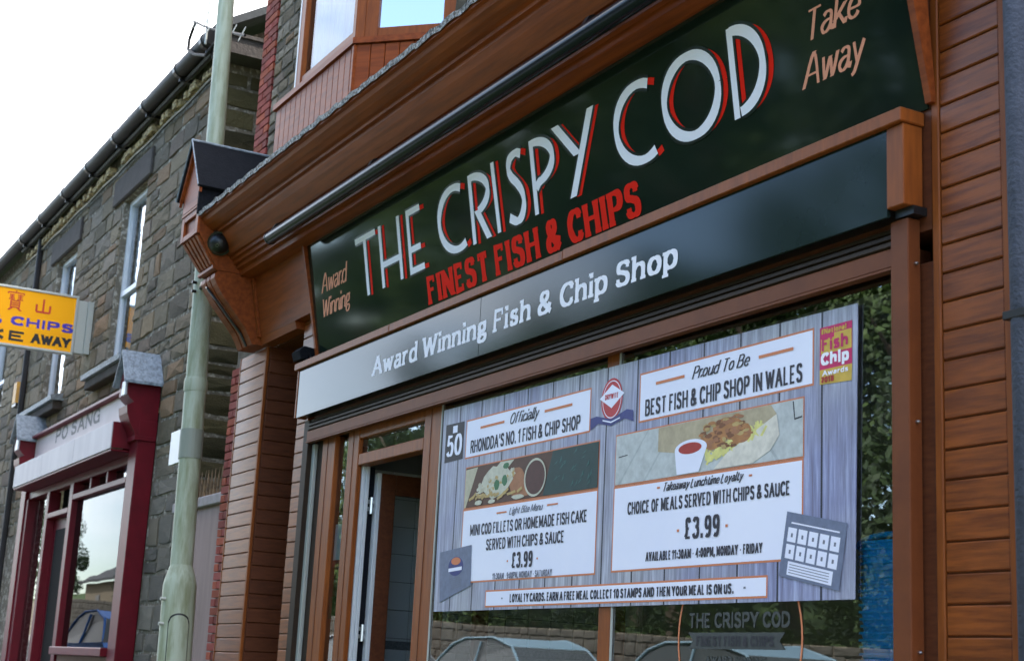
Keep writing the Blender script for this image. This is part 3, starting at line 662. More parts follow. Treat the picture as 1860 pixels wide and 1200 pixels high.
for s_ in (-1, 1):
    mb.yprism([(AXM + s_ * (hwd + .08), 5.02), (AXM, 5.487), (AXM, 5.46), (AXM + s_ * (hwd + .055), 5.01)], -.73, .148)
mb.box(-11.575, -11.545, -.70, .14, 4.80, 5.05)
mb.build('gablet_roof', 'black_rough', cs)
mb = MB(); mb.tube([(AXM, -.74, 5.487), (AXM, .14, 5.487)], .012, 8); mb.tube([(AXM + hwd + .08, -.735, 5.02), (AXM, -.735, 5.487), (AXM - hwd - .08, -.735, 5.02)], .006, 6)
mb.build('gablet_flashing', 'lead', cs)
# oriel window
by = empty('oriel_window', (-10, -.1, 5.0), shop)
YB = -.37; CX = -9.23; RX = CX + (.15 - YB)
ang = R(45)
def canted(mb_fn): pass
mb = MB(); mb.zprism([(-10.72, YB + .03), (CX - .01, YB + .03), (RX - .03, .148), (-10.72, .148)], 4.9, 5.50); mb.build('apron_core', 'mahog', by)
me = None
bm_ = MB(); bm_.box(-.0515, .0515, 0, .02, 0, .60, .004); me = bpy.data.meshes.new('plank'); me.from_pydata(bm_.v, [], bm_.f); me.materials.append(MATS['mahog'])
x = -10.78 + .054
while x < CX - .02: inst('plank', me, by, (x, YB, 4.91)); x += .107
L = math.hypot(RX - CX, .15 - YB); d = .07
while d < L: inst('plank', me, by, (CX + d * math.cos(ang), YB + d * math.sin(ang), 4.91), rot=(0, 0, ang)); d += .107
bx('corner_trim', 'mahog', by, CX - .025, CX + .012, YB - .008, YB + .02, 4.9, 5.51)
def bay_poly(o_): return [(-10.80 - o_, YB - o_), (CX + o_ * .41, YB - o_), (RX + o_ * 1.2, .148), (-10.80 - o_, .148)]
mb = MB(); mb.zprism(bay_poly(.02), 5.515, 5.56); mb.build('sill_rail', 'mahog', by)
mb = MB(); mb.zprism(bay_poly(.04), 7.32, 7.5); mb.build('bay_roof', 'lead', by)
# front light
FX0 = -10.40
fr_ = MB(); fr_.box(FX0, FX0 + .10, YB, YB + .07, 5.561, 7.319, .006); fr_.box(CX - .06, CX - .002, YB, YB + .06, 5.561, 7.319, .006)
fr_.box(FX0 + .10, CX - .06, YB + .01, YB + .07, 5.561, 5.64, .006); fr_.box(FX0 + .10, CX - .06, YB + .01, YB + .07, 7.24, 7.319, .006)
fr_.box(FX0 - .001, FX0 + .06, YB + .071, .148, 5.561, 7.319)
fr1 = fr_.build('window_frame', 'oak_frame', by)
bx('edge_glint', 'white_pvc', fr1, FX0 - .012, FX0 + .01, YB - .004, YB + .03, 5.561, 7.319)  # white strip painted for light caught on the frame's outer edge
mb = MB(); mb.face([(FX0 + .10, YB + .04, 5.64), (CX - .06, YB + .04, 5.64), (CX - .06, YB + .04, 7.24), (FX0 + .10, YB + .04, 7.24)]); mb.build('pane', 'glass_bay', fr1)
def curtain(x0, x1, y, z0, z1, parent, m_='curtain', amp=.012, per=.07):
    mb = MB(); n_ = int((x1 - x0) / .012)
    P = [(x0 + (x1 - x0) * i / n_, y + amp * math.sin(i * .012 / per * 6.28) + .004 * math.sin(i * 1.3)) for i in range(n_ + 1)]
    for p, q in zip(P, P[1:]): mb.face([(p[0], p[1], z0), (q[0], q[1], z0), (q[0], q[1], z1), (p[0], p[1], z1)])
    return mb.build('curtain', m_, parent, smooth=True)
curtain(FX0 + .10, CX - .07, YB + .09, 5.57, 7.3, fr1)
# canted light
def cant(d, o_): return (CX + d * math.cos(ang) + o_ * math.sin(ang), YB + d * math.sin(ang) - o_ * math.cos(ang))
def cant_box(mb, d0, d1, o0, o1, z0, z1): mb.zprism([cant(d0, o1), cant(d1, o1), cant(d1, o0), cant(d0, o0)], z0, z1)
fr_ = MB(); cant_box(fr_, 0, .165, -.06, .0, 5.561, 7.319); cant_box(fr_, L - .09, L, -.06, .0, 5.561, 7.319); cant_box(fr_, .165, L - .09, -.05, -.006, 5.561, 5.63); cant_box(fr_, .165, L - .09, -.05, -.006, 7.24, 7.319)
cant_box(fr_, .06, .068, 0, .006, 5.57, 7.31)
fr2 = fr_.build('window_frame', 'oak_frame', by)
mb = MB(); a, b_ = cant(.165, -.02), cant(L - .09, -.02); mb.face([(*a, 5.63), (*b_, 5.63), (*b_, 7.24), (*a, 7.24)]); mb.build('pane', 'glass_bay_side', fr2)
mb = MB(); mb.zprism([(FX0 + .1, YB + .14), (CX - .05, YB + .14), (CX + .25, .25), (FX0 + .1, .25)], 5.58, 7.3); mb.build('room_dark_fill', 'room_dark', by)  # near-black block stands in for the unlit room behind the panes

# shop window frames
fm = empty('shopfront_frame', (-8, .04, 0), shop)
def oakp(x0, x1, z0, z1, y0=.0, y1=.09, m_='oak_frame', nm='frame_member'): return bx(nm, m_, fm, x0, x1, y0, y1, z0, z1, .006)
oakp(-10.17, -9.93, .55, 2.88); oakp(-9.70, -9.50, .1, 2.88, .0, .035); oakp(-8.475, -8.235, .1, 2.88); oakp(-6.355, -6.24, .55, 2.88)
oakp(-9.498, -8.477, 2.62, 2.70, .002); oakp(-9.498, -8.477, 2.805, 2.88, .002)
oakp(-10.36, -4.20, 2.882, 2.96, .01, .12, 'oak_dark'); oakp(-10.36, -10.175, .1, 2.88, .03, .1, 'shutter_dark'); oakp(-4.235, -4.08, .1, 2.88, .01, .1, 'oak_dark')
for x in (-10.17, -9.70, -8.475): bx('glazing_bead', 'oak_dark', fm, x + .10, x + .105, -.003, .0, .56, 2.87, 0)
oakp(-9.928, -9.702, .45, .55, .0); oakp(-8.233, -6.357, .45, .55, .0); oakp(-6.238, -4.236, .45, .55, .0)
bx('stall_riser', 'oak_h', shop, -8.233, -4.236, .02, .12, 0, .449); bx('stall_riser', 'oak_h', shop, -10.17, -9.702, .02, .12, 0, .449)
def pane(x0, x1, z0, z1, y, m_='glass_shop', par=fm, nm='pane'):
    mb = MB(); mb.face([(x0, y, z0), (x1, y, z0), (x1, y, z1), (x0, y, z1)]); return mb.build(nm, m_, par)
pane(-8.235, -6.355, .55, 2.88, .006); pane(-6.24, -4.235, .55, 2.88, .006); pane(-9.93, -9.70, .55, 2.88, .035, 'glass_up'); pane(-9.50, -8.475, 2.70, 2.805, .034, 'glass_up')
for x in (-8.235, -6.24): bx('glazing_bead', 'alu', fm, x + .006, x + .016, -.004, .004, .56, 2.87, 0)
# open door, swung inwards
dr = empty('door', (-9.47, .1, .1), shop)
dr['label'] = 'glazed shop door standing open, swung inwards'
mb = MB(); mb.box(-9.53, -9.485, .036, .06, .1, 2.62, .003); mb.box(-9.53, -9.47, .061, .085, .1, 2.62, .003); mb.build('door_jamb', 'white_pvc', dr)
mb = MB(); mb.box(-9.53, -9.50, .086, .135, .1, 2.62, 0); mb.build('door_reveal', 'black_rough', dr)
X0, X1 = -9.50, -9.445; Y0, Y1 = .165, 1.05
mb = MB(); mb.box(X0, X1, Y0, Y0 + .11, .12, 2.58, .004); mb.box(X0, X1, Y1 - .11, Y1, .12, 2.58, .004); mb.box(X0, X1 - .001, Y0 + .11, Y1 - .11, .12, .35, .004); mb.box(X0, X1 - .001, Y0 + .11, Y1 - .11, 2.44, 2.58, .004)
lf = mb.build('door_leaf', 'oak_dark', dr)
bx('leaf_edge', 'white_pvc', lf, X0 - .002, X1 + .002, Y0 - .03, Y0 - .001, .12, 2.58, .003)
mb = MB(); mb.face([((X0 + X1) / 2, Y0 + .11, .35), ((X0 + X1) / 2, Y1 - .11, .35), ((X0 + X1) / 2, Y1 - .11, 2.44), ((X0 + X1) / 2, Y0 + .11, 2.44)]); mb.build('door_pane', 'glass_bay', lf)
for z in (1.45, 2.30):
    mb = MB(); mb.tube([(-9.47, .11, z), (-9.47, .11, z + .11)], .013, 8); mb.box(-9.50, -9.48, .09, .14, z + .02, z + .045); mb.box(-9.50, -9.48, .09, .14, z + .07, z + .095); mb.build('hinge', 'steel', dr)
# interior; made shallow with a white end wall to bounce daylight
mb = MB(); ix0, ix1, iy0, iy1, iz0, iz1 = -10.15, -3.9, .14, 2.8, .08, 2.86
mb.use('tile_grout'); mb.face([(ix0, iy0, iz0), (ix0, iy0, iz1), (ix0, iy1, iz1), (ix0, iy1, iz0)]); mb.face([(ix0, iy1, iz0), (ix0, iy1, iz1), (ix1, iy1, iz1), (ix1, iy1, iz0)])
mb.use('ceiling_white'); mb.face([(ix1, iy0, iz0), (ix1, iy1, iz0), (ix1, iy1, iz1), (ix1, iy0, iz1)])
mb.use('ceiling_white'); mb.face([(ix0, iy0, iz1), (ix1, iy0, iz1), (ix1, iy1, iz1), (ix0, iy1, iz1)])
mb.use('floor_grey'); mb.face([(ix0, iy0, iz0), (ix0, iy1, iz0), (ix1, iy1, iz0), (ix1, iy0, iz0)])
room = mb.build('shop_interior', None, shop)
bm_ = MB(); bm_.box(0, .01, -.098, .098, .002, .198, .003); tm = bpy.data.meshes.new('wall_tile'); tm.from_pydata(bm_.v, [], bm_.f); tm.materials.append(MATS['tile_white'])
for i in range(14):
    for j in range(13):
        inst('wall_tile', tm, room, (ix0 + .002, iy0 + .12 + i * .2, .1 + j * .2 + (.0)))
bx('tile_band', 'tile_band', room, ix0 + .014, ix0 + .018, iy0 + .02, iy0 + 2.6, 1.42, 1.48, 0)
bx('counter', 'oak_dark', room, -9.0, -5.5, 1.9, 2.4, .08, 1.1)
bx('window_ledge', 'white_pvc', room, -8.2, -4.25, .15, .52, .98, 1.02)
# black cable run on the bracket
mb = MB(); mb.tube([(-12.5, -.32, 4.42), (-12.35, -.38, 4.39), (-12.1, -.44, 4.37), (-11.90, -.47, 4.30), (-11.78, -.485, 4.25), (-11.72, -.42, 4.15), (-11.70, -.33, 4.04), (-11.69, -.2, 3.90), (-11.69, -.14, 3.80)], .011, 6)
mb.build('cable', 'black', shop)

# ------------------------------------------------------------------ signs of the shop
ms = empty('fascia_sign', (-7.2, -.1, 3.5)); tag(ms, 'glossy dark green fascia sign with tall white and red THE CRISPY COD lettering', 'shop sign')
mb = MB(); mb.prism([(lean(3.485), 3.485), (lean(4.337), 4.337), (lean(4.337) + .012, 4.337), (lean(3.485) + .012, 3.485)], -10.35, -4.08)
mb.build('sign_panel', 'sign_green', ms)
def P_sign(u_, v_, lay): return (u_, lean(v_) - .0012 - .0006 * lay, v_)
Wt = .039
def RB(mb, strokes, w_, dx=0., dz=0., lay=0.):
    for i, st in enumerate(strokes): ribbon(mb, [(p[0] + dx, p[1] + dz) for p in st], w_, w_, P_sign, lay + .15 * i)
B0, T0 = 3.777, 4.188
h2 = Wt / 2
def arcp(cx, cz, rx, rz, a0, a1, n_=26): return [(cx + rx * math.cos(R(a0 + (a1 - a0) * i / n_)), cz + rz * math.sin(R(a0 + (a1 - a0) * i / n_))) for i in range(n_ + 1)]
def st_C(x0, x1):
    cz = (B0 + T0) / 2; rx = (x1 - x0) * .62; rz = (T0 - B0) / 2 - h2; return [arcp(x0 + h2 + rx, cz, rx, rz, 62, 298)]
letters = [
 [[(-9.478, T0 - h2), (-9.135, T0 - h2)], [(-9.318, T0), (-9.345, B0)]],
 [[(-9.062, T0), (-9.092, B0)], [(-8.770, T0), (-8.800, B0)], [(-9.07, 3.925), (-8.79, 3.925)]],
 [[(-8.44, T0 - h2), (-8.625, T0 - h2), (-8.652, B0 + h2), (-8.455, B0 + h2)], [(-8.64, 3.93), (-8.48, 3.93)]],
 st_C(-8.215, -7.86),
 [[(-7.745, T0), (-7.770, B0)], arcp(-7.745, 4.06, .205, T0 - h2 - 4.06, 90, -72), [(-7.70, 3.965), (-7.585, B0)]],
 [[(-7.455, T0), (-7.462, B0)]],
 [cat_rom([(-7.125, 4.150), (-7.18, 4.168), (-7.25, 4.150), (-7.275, 4.10), (-7.255, 4.05), (-7.20, 4.0), (-7.155, 3.94), (-7.15, 3.87), (-7.19, 3.81), (-7.25, 3.795), (-7.325, 3.83)])],
 [[(-7.000, T0), (-7.025, B0)], arcp(-7.0, 4.055, .205, T0 - h2 - 4.055, 90, -78) + [(-6.998, 3.92)]],
 [[(-6.735, T0), (-6.545, 3.985)], [(-6.370, T0), (-6.635, B0)]],
 st_C(-6.184, -5.835),
 [arcp(-5.522, (B0 + T0) / 2, .213, (T0 - B0) / 2 - h2, 0, 360, 44)],
 [[(-5.178, T0), (-5.205, B0)], arcp(-5.185, 3.985, .205, .185, 88, -87)],
]
for st in letters:
    r_ = MB(); RB(r_, st, .028, .053, -.006, 1)
    rl = r_.build('letter_shadow', 'red_letter', ms)
    g_ = MB(); RB(g_, st, Wt + .024, 0, 0, 4); g_.build('letter_outline', 'dark_gap', ms)
    l_ = MB(); RB(l_, st, Wt, 0, 0, 7); l_.build('letter', 'white_letter', ms)
mb = MB(); lettering(mb, 'FINEST FISH & CHIPS', -8.475, -6.03, 3.545, .172, P_sign, .050, .023, serif=.014, track=.02, lay=1, space=.34); mb.build('lettering', 'red_letter', ms)
mb = MB(); lettering(mb, 'Award', -10.165, -9.70, 3.945, .135, P_sign, .020, .008, slant=.35, track=.02, lay=1); mb.build('script_lettering', 'copper_letter', ms)
mb = MB(); lettering(mb, 'Winning', -10.20, -9.68, 3.775, .125, P_sign, .020, .008, slant=.35, track=.03, lay=1); mb.build('script_lettering', 'copper_letter', ms)
mb = MB(); lettering(mb, 'Take', -4.70, -4.36, 3.955, .125, P_sign, .016, .009, slant=.35, track=.04, lay=1); mb.build('script_lettering', 'copper_letter', ms)
mb = MB(); lettering(mb, 'Away', -4.755, -4.375, 3.770, .135, P_sign, .016, .009, slant=.35, track=.04, lay=1)
mb.build('script_lettering', 'copper_letter', ms)

ls = empty('lower_sign', (-7.2, -.1, 3.1)); tag(ls, 'long dark green lower sign reading Award Winning Fish & Chip Shop in white, trimmed in brown', 'shop sign')
bx('sign_panel', 'sign_low', ls, -10.50, -7.601, -.10, -.085, 3.06, 3.42, .001); bx('sign_panel', 'sign_low', ls, -7.597, -4.213, -.10, -.085, 3.06, 3.42, .001)
bx('sign_box', 'black', ls, -10.49, -4.215, -.084, -.002, 3.07, 3.418, 0)
def P_low(u_, v_, lay): return (u_, -.1012 - .0006 * lay, v_)
mb = MB(); lettering(mb, 'Award Winning Fish & Chip Shop', -9.13, -5.605, 3.168, .130, P_low, .034, .016, serif=.015, track=.03, lay=0, space=.34); mb.build('lettering', 'white_letter', ls)
bx('trim', 'oak_frame', ls, -10.555, -8.852, -.125, .0, 3.421, 3.474, .004); bx('trim', 'oak_frame', ls, -8.848, -6.642, -.125, .0, 3.421, 3.474, .004); bx('trim', 'oak_frame', ls, -6.638, -4.108, -.127, .0, 3.421, 3.478, .004)
bx('end_box', 'oak_frame', ls, -4.210, -4.116, -.106, -.005, 3.09, 3.419, .004); bx('end_trim', 'oak_frame', ls, -10.53, -10.503, -.105, -.01, 3.06, 3.419, .003)

sh = empty('roller_shutter', (-7.3, -.02, 2.9)); tag(sh, 'brown roller shutter rolled up beneath the lower sign, with side guides', 'shutter')
def rib(y, z, h, m_): mb = MB(); mb.prism([(y, z), (y - .012, z + h * .25), (y - .012, z + h * .75), (y, z + h), (y + .03, z + h), (y + .03, z)], -10.36, -4.235); return mb.build('slat', m_, sh)
rib(-.045, 2.952, .030, 'shutter_dark'); rib(-.035, 2.985, .028, 'shutter_dark'); rib(-.018, 3.016, .028, 'shutter_dark')
mb = MB(); mb.prism([(-.05, 2.872), (-.055, 2.878), (-.055, 2.944), (-.05, 2.95), (-.02, 2.95), (-.02, 2.872)], -10.36, -4.235); mb.prism([(-.062, 2.862), (-.062, 2.871), (-.02, 2.871), (-.02, 2.862)], -10.36, -4.235); mb.build('bottom_rail', 'guide_brown', sh)
bx('guide_rail', 'guide_brown', sh, -4.234, -4.138, -.065, .0, 0, 3.05, .004)
bx('guide_rail', 'shutter_dark', sh, -10.484, -10.38, -.035, .02, 0, 3.04, .004); bx('guide_rail', 'alu', sh, -10.379, -10.33, .0, .03, 0, 2.86, .004)
bx('end_plate', 'black', sh, -4.2, -4.10, -.07, -.002, 3.055, 3.088, 0)
for z in (1.42, 2.26, 2.87):
    mb = MB(); mb.tube([(-4.137, -.03, z), (-4.126, -.03, z)], .007, 8); mb.tube([(-4.1255, -.03, z), (-4.120, -.03, z)], .0035, 6); mb.build('screw', 'steel', sh)

aw = empty('awning_roller', (-7, -.42, 4.4)); tag(aw, 'long black awning tube slung under the brown cornice', 'awning')
mb = MB(); mb.tube([(-10.50, -.42, 4.395), (-3.75, -.42, 4.395)], .050, 20); mb.tube([(-10.508, -.42, 4.395), (-10.495, -.42, 4.395)], .053, 20)
ob = mb.build('tube', 'tube', aw); smooth_by_angle(ob)
for x in (-10.40, -8.62, -5.98, -3.8):
    mb = MB(); mb.prism([(-.45, 4.435), (-.43, 4.475), (-.40, 4.49), (-.37, 4.46), (-.39, 4.43)], x - .02, x + .02); mb.tube([(x, -.40, 4.46), (x, -.385, 4.52)], .010, 6); mb.build('bracket', 'black', aw)

cc = empty('dome_camera', (-11.53, -.48, 4.58)); tag(cc, 'small black dome camera on the left end of the brown cornice', 'security camera')
def dome(mb, c, r_, ax, seg=18, rings=7):
    ax = Vector(ax).normalized(); u_ = ax.orthogonal().normalized(); v_ = ax.cross(u_)
    pr_ = None
    for i in range(rings + 1):
        t_ = math.pi / 2 * i / rings; ring = [Vector(c) + ax * math.sin(t_) * r_ + (u_ * math.cos(2 * math.pi * k / seg) + v_ * math.sin(2 * math.pi * k / seg)) * math.cos(t_) * r_ for k in range(seg)]
        if pr_:
            for k in range(seg): mb.face([pr_[k], pr_[(k + 1) % seg], ring[(k + 1) % seg], ring[k]])
        pr_ = ring
AX = (.75, -.45, -.45)
mb = MB(); mb.tube([Vector((-11.56, -.47, 4.60)), Vector((-11.56, -.47, 4.60)) + Vector(AX) * .08], [.105, .10], 18); smooth_by_angle(mb.build('base', 'black', cc))
mb = MB(); dome(mb, Vector((-11.56, -.47, 4.60)) + Vector(AX) * .07, .088, AX); mb.build('dome', 'black', cc, smooth=True)
mb = MB(); p_ = Vector((-11.56, -.47, 4.60)) + Vector(AX) * .150; mb.tube([p_, p_ + Vector(AX) * .008], .014, 10); mb.build('lens', 'steel', cc)

sp_ = empty('spotlight', (-10.52, -.05, 3.48)); tag(sp_, 'small black spotlight lying on the left end of the brown trim rail', 'spotlight')
mb = MB(); mb.prism([(-.12, 3.50), (-.14, 3.56), (-.10, 3.60), (-.02, 3.59), (-.01, 3.51)], -10.60, -10.44); mb.build('housing', 'black_rough', sp_)
mb = MB(); mb.tube([(-10.52, -.04, 3.476), (-10.52, -.05, 3.51)], .02, 8); mb.tube([(-10.44, -.06, 3.54), (-10.36, -.07, 3.50), (-10.30, -.08, 3.485)], .008, 6); mb.build('bracket', 'black', sp_)

# ------------------------------------------------------------------ banner in the window
bn = empty('window_banner', (-6.33, -.006, 1.62)); tag(bn, 'wide menu banner printed with grey boards and white panels across the shop window', 'banner')
mb = MB(); mb.add([(-8.185, -.009, 2.830), (-4.482, -.009, 2.786), (-4.500, -.009, 1.618), (-8.163, -.009, 1.620), (-8.185, -.005, 2.830), (-4.482, -.005, 2.786), (-4.500, -.005, 1.618), (-8.163, -.005, 1.620)],
    [(3, 2, 1, 0), (4, 5, 6, 7), (0, 1, 5, 4), (1, 2, 6, 5), (2, 3, 7, 6), (3, 0, 4, 7)]); mb.build('banner_sheet', 'banner_boards', bn)
def P_b(u_, v_, lay): return (u_, -.0098 - .00045 * lay, v_)
def panel(x0, x1, z0, z1, fill='banner_white', bd=.009, lay=0, nm='panel'):
    mb = MB(); mb.use('orange'); poly(mb, [(x0, z0), (x1, z0), (x1, z1), (x0, z1)], P_b, lay)
    mb.use(fill); poly(mb, [(x0 + bd, z0 + bd), (x1 - bd, z0 + bd), (x1 - bd, z1 - bd), (x0 + bd, z1 - bd)], P_b, lay + 1); return mb.build(nm, None, bn)
def txt(s_, x0, x1, z, h, m_='ink', w_=.013, wh=None, slant=0, lay=4, nm='lettering', track=.11, space=.34, serif=0):
    mb = MB(); lettering(mb, s_, x0, x1, z, h, P_b, w_, wh, slant=slant, lay=lay, track=track, space=space, serif=serif); return mb.build(nm, m_, bn)
def bar(x0, x1, z, h=.014, m_='orange', lay=4):
    mb = MB(); poly(mb, [(x0, z - h / 2), (x1, z - h / 2), (x1, z + h / 2), (x0, z + h / 2)], P_b, lay); return mb.build('rule', m_, bn)
panel(-7.869, -6.480, 2.497, 2.728); bar(-7.688, -7.400, 2.664); bar(-6.950, -6.663, 2.665)
txt('Officially', -7.34, -7.02, 2.640, .062, w_=.009, wh=.005, slant=.4, track=.06); txt("RHONDDA'S NO. 1 FISH & CHIP SHOP", -7.80, -6.575, 2.525, .075, w_=.0115, wh=.009)
panel(-7.845, -6.380, 2.200, 2.446, 'ink', .007)
panel(-7.852, -6.380, 1.775, 2.199)
bar(-7.437, -7.32, 2.151, .009); bar(-6.879, -6.766, 2.155, .009); txt('Light Bite Menu', -7.29, -6.93, 2.134, .038, 'ink_grey', .006, .004, slant=.4, track=.06)
txt('MINI COD FILLETS OR HOMEMADE FISH CAKE', -7.745, -6.472, 2.042, .062, w_=.0098, wh=.008); txt('SERVED WITH CHIPS & SAUCE', -7.54, -6.69, 1.950, .062, w_=.0098, wh=.008)
txt('£3.99', -7.235, -7.005, 1.840, .083, w_=.016, wh=.011); bar(-7.29, -7.275, 1.88, .01); bar(-6.965, -6.95, 1.88, .01)
txt('11:30AM - 9:00PM, MONDAY - SATURDAY', -7.445, -6.797, 1.785, .034, 'ink_grey', .0065, .005)
panel(-6.035, -4.745, 2.489, 2.732); bar(-5.894, -5.66, 2.664); bar(-5.108, -4.875, 2.665)
txt('Proud To Be', -5.60, -5.18, 2.640, .058, w_=.009, wh=.005, slant=.4, track=.07); txt('BEST FISH & CHIP SHOP IN WALES', -5.98, -4.815, 2.515, .080, w_=.0125, wh=.0095)
panel(-6.232, -4.803, 2.196, 2.452, 'banner_white', .007)
panel(-6.236, -4.806, 1.780, 2.195)
txt('Takeaway Lunchtime Loyalty', -5.815, -5.21, 2.140, .040, w_=.0065, wh=.004, slant=.4, track=.06); bar(-5.86, -5.835, 2.16, .009); bar(-5.165, -5.142, 2.155, .009)
txt('CHOICE OF MEALS SERVED WITH CHIPS & SAUCE', -6.105, -4.888, 2.050, .060, w_=.0098, wh=.008)
txt('£3.99', -5.632, -5.365, 1.908, .096, w_=.018, wh=.012); bar(-5.69, -5.672, 1.95, .012); bar(-5.325, -5.307, 1.95, .012)
txt('AVAILABLE 11:30AM - 4:00PM, MONDAY - FRIDAY', -5.937, -5.066, 1.822, .042, w_=.0085, wh=.0065)
panel(-7.52, -5.03, 1.634, 1.728); txt('LOYALTY CARDS. EARN A FREE MEAL COLLECT 10 STAMPS AND THEN YOUR MEAL IS ON US.', -7.235, -5.257, 1.657, .044, w_=.0095, wh=.007); bar(-7.33, -7.315, 1.68, .008, 'ink_grey'); bar(-5.19, -5.175, 1.68, .008, 'ink_grey')
# printed pictures on the banner
MATCOL = dict(p_wood=(.10, .045, .03), p_cream=(.55, .50, .36), p_fish=(.62, .60, .48), p_herb=(.05, .18, .08), p_sauce=(.09, .035, .03), p_teal=(.018, .055, .055), p_teal2=(.05, .15, .14), p_skin=(.40, .17, .08), p_board=(.56, .585, .58), p_board2=(.46, .49, .49),
    p_card=(.50, .41, .27), p_tray=(.78, .72, .62), p_ketchup=(.45, .04, .03), p_chip=(.80, .74, .25), p_batter=(.46, .20, .07), p_batter2=(.22, .085, .035), p_badge=(.55, .05, .06), p_navy=(.05, .06, .22), p_pink=(.60, .02, .13), p_yellow=(.68, .44, .07), p_card_blue=(.17, .20, .30), p_dark=(.03, .03, .04), p_chipy=(.52, .36, .14))
for k_, c_ in MATCOL.items(): mat(k_, c_, .55, .3, var=tuple(q * .72 for q in c_), vscale=22)
def pic(nm): return MB()
def blob(mb, cx, cz, rx, rz, lay, seed, n_=14, j=.25):
    r_ = random.Random(seed); poly(mb, [(cx + math.cos(2 * math.pi * i / n_) * rx * (1 - j * r_.random()), cz + math.sin(2 * math.pi * i / n_) * rz * (1 - j * r_.random())) for i in range(n_)], P_b, lay)
x0, x1, z0, z1 = -7.838, -6.387, 2.207, 2.439
mb = MB(); mb.use('p_wood'); poly(mb, [(x0, z0), (x1, z0), (x1, z1), (x0, z1)], P_b, 3)
mb.use('p_cream'); poly(mb, [(x0, z0), (x0, z1 - .01), (-7.69, z1 - .005), (-7.82, z0)], P_b, 4)
mb.use('p_fish'); blob(mb, -7.46, 2.33, .21, .10, 5, 3); poly(mb, [(-7.70, 2.27), (-7.50, 2.30), (-7.26, 2.436), (-7.42, 2.437)], P_b, 5.5)
mb.use('p_herb'); blob(mb, -7.45, 2.31, .035, .035, 6, 4); blob(mb, -7.36, 2.33, .035, .035, 6, 5); blob(mb, -7.35, 2.41, .04, .02, 6, 6)
mb.use('p_skin'); blob(mb, -7.22, 2.31, .10, .09, 4.5, 7); blob(mb, -7.15, 2.26, .14, .05, 4.6, 8)
for i in range(50):
    mb.use(('p_fish', 'p_cream', 'p_chipy')[i % 3]); cx = rnd.uniform(-7.68, -7.25); blob(mb, cx, 2.285 + (cx + 7.68) * .22 + rnd.uniform(-.035, .035), .03 * rnd.uniform(.4, 1), .016, 5.6 + i * .004, 200 + i, 8, .5)
mb.use('p_chipy')
for i in range(16):
    a = rnd.uniform(-.8, .8); cx = -7.76 + i * .038; cz = 2.222 + rnd.random() * .03; l_ = .045; dx, dz = math.cos(a) * l_, abs(math.sin(a)) * l_; mb.face([P_b(cx - dx * .3, cz, 7 + i * .1), P_b(cx + dx, cz + dz, 7 + i * .1), P_b(cx + dx - .012, cz + dz + .014, 7 + i * .1), P_b(cx - dx * .3 - .012, cz + .014, 7 + i * .1)])
mb.use('p_fish'); blob(mb, -7.66, 2.225, .05, .016, 9, 9); blob(mb, -7.5, 2.222, .05, .014, 9, 10); blob(mb, -7.2, 2.225, .08, .014, 9, 11)
mb.use('p_teal'); poly(mb, [(-6.93, z0), (x1, z0), (x1, z1), (-6.84, z1)], P_b, 5)
mb.use('p_teal2')
for i in range(26):
    cx = rnd.uniform(-6.86, -6.42); cz = rnd.uniform(z0 + .02, z1 - .03); a = rnd.uniform(-1, 1.2); l_ = .05; mb.face([P_b(cx, cz, 6 + i * .05), P_b(cx + math.cos(a) * l_, min(z1, cz + abs(math.sin(a)) * l_), 6 + i * .05), P_b(cx + math.cos(a) * l_ * .5 + .012, cz + abs(math.sin(a)) * l_ * .4, 6 + i * .05)])
mb.use('p_fish'); ell(mb, -7.02, 2.315, .118, .104, P_b, 8); mb.use('p_sauce'); ell(mb, -7.018, 2.315, .105, .092, P_b, 9)
mb.build('printed_picture', None, bn)
x0, x1, z0, z1 = -6.225, -4.810, 2.203, 2.445
mb = MB(); mb.use('p_board'); poly(mb, [(x0, z0), (x1, z0), (x1, z1), (x0, z1)], P_b, 3)
mb.use('p_board2')
for a_, b_ in ((-6.2, -5.95), (-5.98, -5.73), (-5.2, -5.4), (-4.98, -5.2)): mb.face([P_b(a_, z0, 3.6), P_b(a_ + .02, z0, 3.6), P_b(b_ + .01, z1, 3.6), P_b(b_, z1, 3.6)])
mb.use('p_dark'); poly(mb, [(-4.865, 2.36), (-4.815, 2.365), (-4.815, 2.372), (-4.86, 2.367), (-4.87, 2.44), (-4.877, 2.44)], P_b, 4); poly(mb, [(-6.2, 2.335), (-6.12, 2.34), (-6.12, 2.345), (-6.2, 2.34)], P_b, 4)
mb.use('p_card'); poly(mb, [(-5.86, 2.33), (-5.86, 2.443), (-5.02, 2.444), (-4.98, 2.40), (-5.05, 2.30), (-5.5, 2.28)], P_b, 4)
mb.use('p_tray'); poly(mb, [(-5.42, 2.206), (-5.32, 2.27), (-4.98, 2.40), (-4.96, 2.31), (-5.02, 2.25), (-5.14, 2.206)], P_b, 6.4)
mb.use('p_chip')
for i in range(60):
    a = rnd.uniform(.4, 2.4); cx = -5.50 + rnd.random() * .42; cz = 2.225 + (cx + 5.50) * .22 + rnd.random() * .03; l_ = .055; dx, dz = math.cos(a) * l_, math.sin(a) * l_; mb.face([P_b(cx, cz, 5 + i * .03), P_b(cx + dx, cz + dz, 5 + i * .03), P_b(cx + dx + .014, cz + dz - .004, 5 + i * .03), P_b(cx + .016, cz - .004, 5 + i * .03)])
mb.use('p_batter'); blob(mb, -5.32, 2.38, .13, .055, 6.6, 21); blob(mb, -5.42, 2.335, .12, .045, 6.7, 22); blob(mb, -5.22, 2.345, .09, .05, 6.8, 23)
